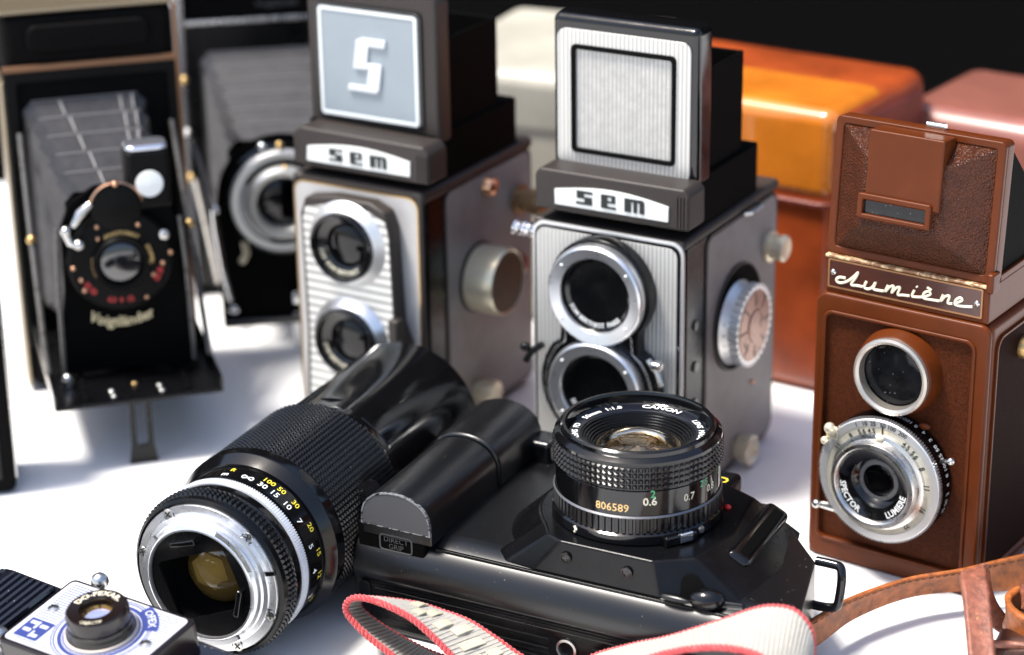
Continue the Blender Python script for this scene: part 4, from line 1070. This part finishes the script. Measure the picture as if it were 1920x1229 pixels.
def make_fold_back():
    t = thing("folding_camera", "blurred black folding camera with a large silver ringed lens, behind the other folding camera", "camera", (-0.108, 1.16, 0), 10, FOLD)
    MB().box(-58, 42, 96, 134, 3, 205, 6, 4).build("body", black_leather, t)
    MB().box(-60.4, -53, 92, 132, 0, 206, 2.4, 4).build("side_rail", mat("grey_chrome_rail", (0.42, 0.42, 0.43), 0.25, metal=0.9), t)
    MB().box(-54, 42, 94.4, 96.4, 6, 160, 0.3).build("front_frame", black_satin, t)
    MB().box(-53, 43, 92.5, 97, 157.5, 160.2, 0.6).build("trim_line", chrome_dull, t)
    MB().box(-53, 42, 92.8, 97, 176, 198, 1).build("top_panel", mat("grey_top_panel", (0.16, 0.155, 0.155), 0.4, metal=0.3), t)
    MB().text("Voigtländer", 5.2, FRONT(-2, 94.2, 166), 0.05).build("lettering", grey_print, t)
    for z in (128, 98, 72):
        MB().ball((-55, 91, z), 2.4, n=12).build("hinge_pin", chrome_dull if z == 98 else brass, t)
    bellows(-46, 36, 30, 142, 94, -38, 18, 50, 117, 6, 6, 4.5).build("bellows", bellows_grey, t, ang=20)
    for k in range(0, 12, 2):
        f = k / 12
        MB().tube([(-46 + 8 * f + 4.5, 94 - 88 * f, 142 - 25 * f + 0.1), (36 - 18 * f - 4.5, 94 - 88 * f, 142 - 25 * f + 0.1)], 0.4, 5).build("bellows_fold", mat("worn_fold_edge", (0.15, 0.145, 0.145), 0.5), t)
    # struts
    MB().tube([(-53, 90, 70), (-49, 55, 48), (-46, 30, 30)], 2.0, 8).build("strut", mat("tarnished_steel", (0.13, 0.125, 0.12), 0.5, metal=0.6), t)
    MB().tube([(-54, 92, 95), (-50, 60, 88), (-46, 10, 62)], 1.6, 8).build("strut", black_gloss, t)
    # lens standard
    MB().prism([(26, 20), (26, 84)] + arc(-11.6, 87.5, 33.5, 8, 172, 20) + [(-46, 84), (-46, 20)], 0, 3, FRONT(0, 3, 0), 0.8).build("lens_board", black_matte, t)
    MB().box(-46, 26, -3, 5, 16.5, 21, 1.2).build("board_foot", black_gloss, t)
    M = FRONT(-11.6, 0, 87.5)
    MB().lathe([(30.5, 0), (30.5, 5), (28, 6.5), (26.6, 6.4)], 72, M, cap=False).build("shutter", black_gloss, t)
    MB().lathe([(27.6, 5.5), (27.4, 9.5), (26.6, 10.2), (23.4, 10.0), (23.2, 8.6)], 72, M, cap=False).build("shutter_ring", alu_satin, t)
    MB().lathe([(23.4, 8.4), (19.6, 8.8)], 72, M, cap=False).build("scale_gap", mat("grey_scale_ring", (0.22, 0.23, 0.24), 0.35, metal=0.6), t)
    MB().lathe([(19.8, 8.5), (19.5, 13), (17.6, 14.6), (14.8, 14.2), (13.6, 12.2), (13.0, 9.0)], 72, M, cap=False).build("lens_ring", mat("pale_lens_ring", (0.80, 0.79, 0.74), 0.35, metal=0.75), t)
    MB().lathe([(21.8, 9.0), (21.6, 9.8), (19.8, 9.8)], 30, M, cap=False, a0=60, a1=150).build("black_scale", black_gloss, t)
    MB().lathe([(22.8, 9.0), (22.6, 9.9), (20.0, 9.9)], 30, M, cap=False, a0=-110, a1=-40).build("black_scale", black_gloss, t)
    lens_glass(t, M, 13.2, base=8.8, h=3.2)
    MB().ball((-21, -7, 117), 2.4, n=12).build("stud", chrome, t)
    MB().ball((-12, -8, 117.5), 2.0, n=12).build("stud", brass, t)
    MB().ball((-10, -12, 106), 1.8, n=12).build("pointer", brass, t)
    MB().tube([(-47, -3, 83), (-46.5, -5, 76), (-44, -5, 50), (-41, -5, 33)], [1.8, 2.4, 2.0, 1.5], 8).ball((-46.5, -5, 84), 2.4, n=12).ball((-40, -5, 28), 2.8, n=12).build("side_lever", chrome, t)
    MB().tube([(-33, -7, 66), (-32, -8, 60), (-34, -8, 56)], 1.8, 8).ball((-34.5, -8, 56), 2.0, n=12).build("release_lever", ivory_metal, t)
    MB().box(-9.5, -1.5, -8, -3, 29, 36, 1.5, 3, M=Matrix.Translation((0, 0, 0)) @ ROT(0, 'Y')).build("latch", chrome, t)
    MB().box(-9, 3, -2, 2, 0, 22, 1.4).build("foot", alu_satin, t)
    return t
make_fold_back()

# ------------------------------------------------------------------ small bakelite camera at the front
def make_fex():
    X = Vector((math.cos(R(-34)), math.sin(R(-34)), 0))
    Y0 = Vector((-X.y, X.x, 0))
    Y = Y0 * math.cos(R(9)) + Vector((0, 0, math.sin(R(9))))
    Z = X.cross(Y)
    t = thing("compact_camera", "small dark bakelite camera lying face up with blue and white faceplate and black lens tube", "camera", (-0.1712, 0.8021, 0.05), rot=Matrix((X, Y, Z)).transposed().to_euler())
    sec = [(-58, -52), (86, -52), (86, -34)] + arc(72, -31, 14, 0, 90, 6) + arc(-44, -27, 14, 90, 180, 6) + [(-58, -30)]
    MB().prism(sec, -9, 47, FRONT(0, 0, 0), 3, 3).build("body", bakelite, t)
    for k in range(12):
        if k < 7:
            x, z = -19 - k * 3.6, -12.8
        else:
            a = 90 + (k - 6.4) * 16
            x, z = -44 + 14.2 * math.cos(R(a)), -27 + 14.2 * math.sin(R(a))
        pr = MB().tube([(x, 5, z), (x, -44, z)], 1.25, 8)
        pr.build("rib", bakelite, t)
        if k < 9:
            a = 80 - k * 13
            pr = MB().tube([(72 + 14.2 * math.cos(R(a)), 5, -31 + 14.2 * math.sin(R(a))), (72 + 14.2 * math.cos(R(a)), -44, -31 + 14.2 * math.sin(R(a)))], 1.25, 8)
            pr.build("rib", bakelite, t)
    MB().prism(rrect(-1.6, -41.6, 61.6, 1.6, 3.0), -16, -0.4, TOP(0, 0, 0), 1.0, 3).build("front_housing", bakelite_brown, t)
    MB().box(54, 62.6, -36, -24, -17, -3, 0.8).build("side_clip", chrome_dull, t)
    plate = MB().prism(rrect(0.4, -39.6, 59.6, -0.4, 2.2), -0.4, 0.0, TOP(0, 0, 0), 0.15).build("faceplate", fex_white, t)
    cx, cy = 33.4, -20.6
    M = TOP(cx, cy, 0)
    ln = MB()
    k = 0
    y = -2.6
    while y > -38.6:
        dy = y - cy
        g = math.sqrt(max(0, 20.2 ** 2 - dy * dy)) if abs(dy) < 20.2 else 0
        if g:
            a, b = 2.5, cx - g
            if b > a + 1:
                if not (-37 < y < -24.5 and a < 15):
                    ln.sheet([(a, y), (b, y), (b, y + 0.45), (a, y + 0.45)], 0.04)
            ln.sheet([(cx + g, y), (57.6, y), (57.6, y + 0.45), (cx + g, y + 0.45)], 0.04) if cx + g < 56 else None
        y -= 1.35
    ln.build("printed_line", fex_blue, plate, wn=False)
    MB().lathe([(19.4, 0.05), (18.9, 0.05)], 80, M, cap=False).build("ring_print", fex_blue, plate, wn=False)
    MB().lathe([(18.4, 0.05), (17.8, 0.05)], 80, M, cap=False).build("ring_print", fex_blue, plate, wn=False)
    MB().lathe([(16.8, 0.05), (15.2, 0.05)], 80, M, cap=False).build("ring_print", fex_blue, plate, wn=False)
    MB().lathe([(14.8, 0.05), (14.2, 0.05)], 80, M, cap=False).build("ring_print", fex_blue, plate, wn=False)
    bn = MB().lathe([(21.6, 0.07), (16.6, 0.07)], 16, M, cap=False, a0=26, a1=72).build("banner", fex_blue, plate, wn=False)
    MB().text_arc("OFEX", 4.2, 17.6, 50, M, 0.12, bold=0.08).build("lettering", fex_white, bn)
    bx_ = MB().sheet(rrect(2.6, -36.6, 14.4, -25.2, 0.3, 2), 0.07).build("logo_box", fex_blue, plate, wn=False)
    sh = MB()
    for (a, b, c, d) in ((4.0, 7.4, -28.4, -26.6), (9.4, 13.0, -29.2, -27.4), (4.0, 7.6, -33.0, -31.2), (9.2, 12.6, -35.0, -33.2), (7.4, 8.4, -30.6, -26.4), (9.0, 9.8, -35.4, -31.6)):
        sh.sheet([(a, c), (b, c), (b, d), (a, d)], 0.1 + 0.002 * a)
    sh.build("logo_print", fex_white, bx_, wn=False)
    for x, y_ in ((6.2, -17.8), (54.2, -19.4)):
        sc = MB().lathe([(2.4, 0), (2.2, 0.6), (0.01, 1.0)], 24, TOP(x, y_, 0.0)).build("screw", chrome_dull, t)
        MB().box(-1.9, 1.9, -0.25, 0.25, 0.6, 1.06, M=TOP(x, y_, 0) @ ROT(35, 'Z')).build("screw_slot", black_paint, sc)
    MB().lathe([(14.1, 0.0), (14.0, 1.0), (13.2, 1.2)], 64, M, cap=False).build("lens_seat", mat("tan_seat_ring", (0.55, 0.48, 0.42), 0.4), t)
    MB().lathe([(13.4, 0.4), (13.2, 2.2), (12.6, 3.2), (12.2, 4.6), (12.2, 5.0), (11.7, 5.2), (11.7, 5.6), (12.1, 5.8), (11.9, 10.2), (11.2, 11.2), (6.6, 11.0), (6.2, 10.0), (5.6, 8.0), (5.2, 6.6)], 72, M, cap=False).build("lens_tube", bakelite_brown, t)
    MB().lathe([(6.3, 10.3), (6.0, 8.6), (5.2, 7.6), (4.9, 6.8)], 48, M, cap=False).build("brass_rim", mat("worn_brass_rim", (0.45, 0.28, 0.08), 0.4, metal=0.8, worn=(600, 0.5, (0.05, 0.03, 0.015))), t)
    MB().dome(5.2, 0.8, 6.7, M=M, n=40).build("lens_glass", blue_glass, t)
    tx = MB().text_arc("DO-FEXAR-", 3.5, 7.5, 122, M, 11.28, bold=0.07).text_arc("OBJECTIF", 2.2, 10.6, 300, M, 11.28, inward=True)
    tx.build("lettering", cream_paint, t)
    MB().ball((9.2, 4.8, -1.0), 3.6, 3.6, 3.6, n=20).tube([(9.2, 4.8, -10), (9.2, 4.8, -2)], 1.6, 10).build("shutter_knob", chrome_dull, t)
    MB().ball((-6.5, -36, -5), 4.2, 4.2, 4.2, n=20).tube([(-6.5, -36, -16), (-6.5, -36, -6)], 2.2, 10).build("winding_knob", chrome_dull, t)
    return t
make_fex()

# ------------------------------------------------------------------ leather cases behind, dark camera at the left edge
def case(name, label, loc, yaw, wdt, dep, hgt, m, mside, seam, bev=9):
    t = thing(name, label, "camera case", loc, yaw, "leather camera cases at the back")
    # slightly bulging soft leather block
    lo = MB().box(-wdt, 0, 0, dep, 0, hgt, bev, 5)
    for v in lo.v:
        if v.z > 1:
            u = (v.x + wdt / 2) / (wdt / 2)
            q = (v.y - dep / 2) / (dep / 2)
            s_ = max(0, 1 - u * u) * max(0, 1 - q * q)
            v.z += 3.0 * s_ * (v.z / hgt)
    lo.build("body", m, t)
    return t
oc = case("leather_case", "glossy orange leather camera case behind the striped grey camera", (0.160, 1.083, 0), -34, 142, 105, 148, mat("shaded_orange_leather", (0.27, 0.046, 0.009), 0.33, coat=0.3, var=(22, 0.45)), None, True)  # body redder and darker than the lid: the front's shade put into the colour
MB().prism(rrect(8, 6, 97, 141, 6), 0, 1.2, SIDE(0, 0, 0), 0.5).build("side_panel", dark_red_leather, oc)
MB().tube([(1.0, 16, 6), (1.0, 10, 100), (1.0, 14, 128), (1.0, 40, 139), (1.0, 92, 139)], 1.3, 6).build("side_seam", dark_red_leather, oc)
MB().box(-141.4, -2, -1.3, 60, 102, 149.6, 8, 5).build("case_lid", orange_leather, oc)
MB().tube([(-141, -1.6, 101.5), (-9, -1.6, 101.5), (-2.6, 2, 101.5), (-1.2, 9, 101.5), (-1.2, 60, 101.5)], 1.4, 6).build("lid_piping", dark_red_leather, oc)
MB().lathe([(5, 0), (5, 1.5), (3.5, 2.6), (0.01, 3)], 24, FRONT(-70, -1.4, 114)).build("press_stud", brass, oc)
rc = case("leather_case", "reddish brown leather camera case behind the brown camera", (0.312, 1.092, 0), -36, 140, 96, 127, pink_leather, None, True, 14)
MB().box(-139, -1, -1.4, 95, 92, 128.6, 13, 5).build("case_lid", pink_leather, rc)
MB().tube([(-139, -1.8, 91.5), (-14, -1.8, 91.5), (-4, 3, 91.5), (0.2, 14, 91.5)], 1.4, 6).build("lid_piping", dark_red_leather, rc)
bc = case("leather_case", "pale cream camera case standing between the two grey twin lens cameras", (0.050, 1.178, 0), -24, 112, 140, 139, beige_case_m, None, True, 10)
MB().box(-111, -1, -1.6, 138, 104, 141.5, 9, 5).build("case_lid", beige_case_m, bc)

sv = thing("camera_body", "dark camera body cut off by the left edge of the picture", "camera", (-0.2325, 0.985, 0), 12)
MB().box(-110, 0, 0, 34, 0.4, 104, 4, 4).build("body", black_leather, sv)
MB().box(-108, -6, -1.0, 0.2, 8, 96, 0.6).build("front_plate", black_satin, sv)
MB().box(-1.4, 0.8, 4, 30, 6, 100, 0.6).build("end_trim", chrome_dull, sv)

# ------------------------------------------------------------------ straps
CNM = Matrix.Translation((0.0495 * 1000, 0.8445 * 1000, 0)) @ ROT(-28, 'Z')
def make_neck_strap():
    near = [(-30, -86, 1.5), (-45, -84, 3), (-58, -82, 6.5), (-69, -80, 12), (-81, -80, 18.5), (-89.5, -80, 26), (-88.5, -80, 32), (-82, -80, 34.8), (-71, -80, 34), (-60, -80, 31), (-51, -80, 25.5), (-42.5, -80, 18.9), (-33, -80, 11), (-20, -82, 5), (2, -84, 6), (20, -82, 20), (37, -81, 36), (53, -80, 44.8), (68, -80, 50), (80, -80, 51.4), (88, -80, 49.5), (94, -80, 44), (98, -80, 36), (99, -80, 25), (97, -80, 10), (92, -80, 1.5)]
    far = [(-34, -58, 1.5), (-50, -56, 1.5), (-63, -56, 2), (-74, -55, 3.5), (-86, -56, 8), (-96, -58, 15), (-96, -59, 20.5), (-89, -60, 23.4), (-70, -60, 25.6), (-58, -60, 25), (-45.5, -60, 23.4), (-33, -60, 18.5), (-22.8, -60, 13.7), (-10, -58, 8), (-2, -56, 9), (5, -53, 16.5), (21, -52, 25), (37, -52, 32.5), (58, -52, 44.5), (72, -52, 53), (80, -52, 56), (88, -52, 56), (94, -52, 50), (95.5, -52, 40), (94, -52, 22), (90, -52, 1.5)]
    A = [CNM @ p for p in catmull(near, 8)]
    B = [CNM @ p for p in catmull(far, 8)]
    t = thing("neck_strap", "off white woven neck strap with red edging, looped in front of the black reflex camera", "strap", (0, 0, 0))
    ribbon(A, B, 10).build("webbing", mat("grey_ground_weave", (0.36, 0.34, 0.30), 0.9), t, ang=60, solid=1.0)
    for E_, r_ in ((A, 0.85), (B, 0.65)):
        mb = MB()
        fine = catmull(E_, 5)
        for ph in (0.0, math.pi):
            pts, ang_ = [], ph
            for i, p in enumerate(fine):
                tt = (fine[min(i + 1, len(fine) - 1)] - fine[max(i - 1, 0)]).normalized()
                e1 = tt.cross(Vector((0.3, 0.2, 1))).normalized()
                e2 = tt.cross(e1)
                pts.append(p + (e1 * math.cos(ang_) + e2 * math.sin(ang_)) * r_ * 0.75)
                if i < len(fine) - 1:
                    ang_ += (fine[i + 1] - p).length / 0.62
            mb.tube(pts, r_, 6)
        mb.build("edging", red_piping_m, t)
    # woven ribs across the band, one raised cord every two millimetres
    rb = MB()
    acc, last = 0.0, -9.0
    for i in range(0, len(A) - 1):
        seg = (A[i + 1] - A[i]).length
        while last + 1.9 <= acc + seg:
            last = max(last + 1.9, acc)
            f = (last - acc) / seg if seg else 0
            a = A[i].lerp(A[i + 1], f)
            b = B[i].lerp(B[i + 1], f)
            d = b - a
            nn = (A[min(i + 1, len(A) - 1)] - A[max(i - 1, 0)]).cross(d).normalized()
            for sgn in (1, -1):
                rb.tube([a + d * (0.05 + 0.1 * q) + nn * sgn * (0.18 + 0.10 * (q % 2)) for q in range(10)], 0.68, 5, cap=False)
        acc += seg
    kind(rb.build("weave_cord", canvas, t, wn=False), 'stuff')
    # embroidered letters seen on the left loop
    em = MB()
    for i, (f0, f1) in ((66, (0.60, 0.92)), (70, (0.20, 0.52)), (72, (0.42, 0.78)), (77, (0.22, 0.60)), (81, (0.40, 0.80)), (86, (0.24, 0.72)), (91, (0.2, 0.44)), (91, (0.56, 0.8))):
        for k in range(9):
            j = i + k * 0.26
            a = A[int(j)].lerp(A[int(j) + 1], j % 1)
            b = B[int(j)].lerp(B[int(j) + 1], j % 1)
            d = b - a
            tt = (A[int(j) + 1] - A[int(j) - 1])
            nn = tt.cross(d).normalized()
            if nn.z < 0:
                nn = -nn
            em.tube([a + d * f0 + nn * 0.8, a + d * (f0 + f1) / 2 + nn * 1.5, a + d * f1 + nn * 0.8], 0.5, 6)
    em.build("embroidery", thread_cream, t)
    return t
make_neck_strap()

def make_leather(name, label, A, B, m, thick=1.8, cat="strap", n=8):
    A, B = catmull([Vector(p) * 1000 for p in A], n), catmull([Vector(p) * 1000 for p in B], n)
    o = ribbon(A, B, 8, 0.4)
    return o, A, B
o, A, B = make_leather("leather_strap", "", [(.085, .788, .016), (.1177, .813, .022), (.1355, .830, .022), (.160, .845, .022), (.185, .853, .022), (.213, .864, .023), (.260, .880, .022)],
                       [(.084, .786, .003), (.117, .811, .010), (.137, .835, .010), (.1615, .8505, .011), (.1865, .8575, .010), (.2125, .861, .008), (.259, .876, .008)], strap_leather)
t = thing("leather_strap", "long tan leather strap running across the table in front of the brown camera", "strap", (0, 0, 0))
o.build("band", strap_leather, t, ang=60, solid=1.8)
st = MB()
for i in range(4, len(A) - 4, 1):
    a, b = A[i], A[i + 1]
    d = (B[i] - A[i]) * 0.14
    st.tube([a + d + Vector((0, -1.0, 0.2)), a + (b - a) * 0.6 + d + Vector((0, -1.0, 0.2))], 0.22, 5)
st.build("stitch", mat("dark_stitching", (0.08, 0.03, 0.012), 0.7), t)

o, A, B = make_leather("leather_strap", "", [(.166, .712, .001), (.1655, .726, .012), (.167, .748, .030), (.1695, .780, .046), (.1702, .7925, .0500), (.1722, .7965, .0492), (.178, .806, .034), (.186, .8195, .018), (.194, .826, .008), (.203, .828, .0015)],
                       [(.1765, .712, .001), (.1755, .726, .012), (.177, .748, .030), (.1800, .784, .0475), (.1810, .7985, .0508), (.1826, .8015, .0498), (.187, .811, .034), (.195, .824, .018), (.203, .830, .008), (.212, .832, .0015)], strap_dark)
t = thing("leather_strap", "polished brown leather strap folded upright beside the leather case at the lower right corner", "strap", (0, 0, 0))
o.build("band", strap_dark, t, ang=60, solid=2.2)

# leather case with keeper loop at the lower right corner
t = thing("leather_case", "dark worn leather case with strap keeper loop cut off at the lower right corner", "camera case", (0.2165, 0.802, 0), -25)
MB().box(-26, 60, -30, 30, 0.4, 26, 10, 5).build("body", mat("very_dark_leather", (0.05, 0.017, 0.010), 0.4, var=(60, 0.4), bump=('noise', 500, 0.5, 0.4)), t)
MB().tube([(-27, -26, 3), (-28, -26, 14), (-24, -27, 24), (-10, -29, 27)], 1.6, 8).build("piping", strap_dark, t)
MB().tube([(-20, -31, 3), (-20.5, -31, 14), (-17, -31.5, 24), (-6, -32, 27)], 1.2, 8).build("piping", mat("very_dark_leather", (0.05, 0.017, 0.010), 0.4), t)
pa = [(24 * math.cos(R(a)) , 19 * math.sin(R(a))) for a in range(120, 331, 15)]
A = catmull([(x, y - 4, 34) for x, y in pa], 4)
B = catmull([(x, y - 4, 22) for x, y in pa], 4)
ribbon(A, B, 6, 0.8).build("keeper_loop", strap_leather, t, ang=60, solid=2.4)
A = catmull([(-21, 4, 33), (-16, 8, 41), (-4, 11, 47), (12, 12, 49), (30, 10, 46)], 6)
B = catmull([(-17, -8, 30), (-12, -5, 38), (0, -2, 43.5), (14, 0, 45), (30, -2, 42)], 6)
ribbon(A, B, 6, 0.5).build("handle_band", strap_dark, t, ang=60, solid=2.6)
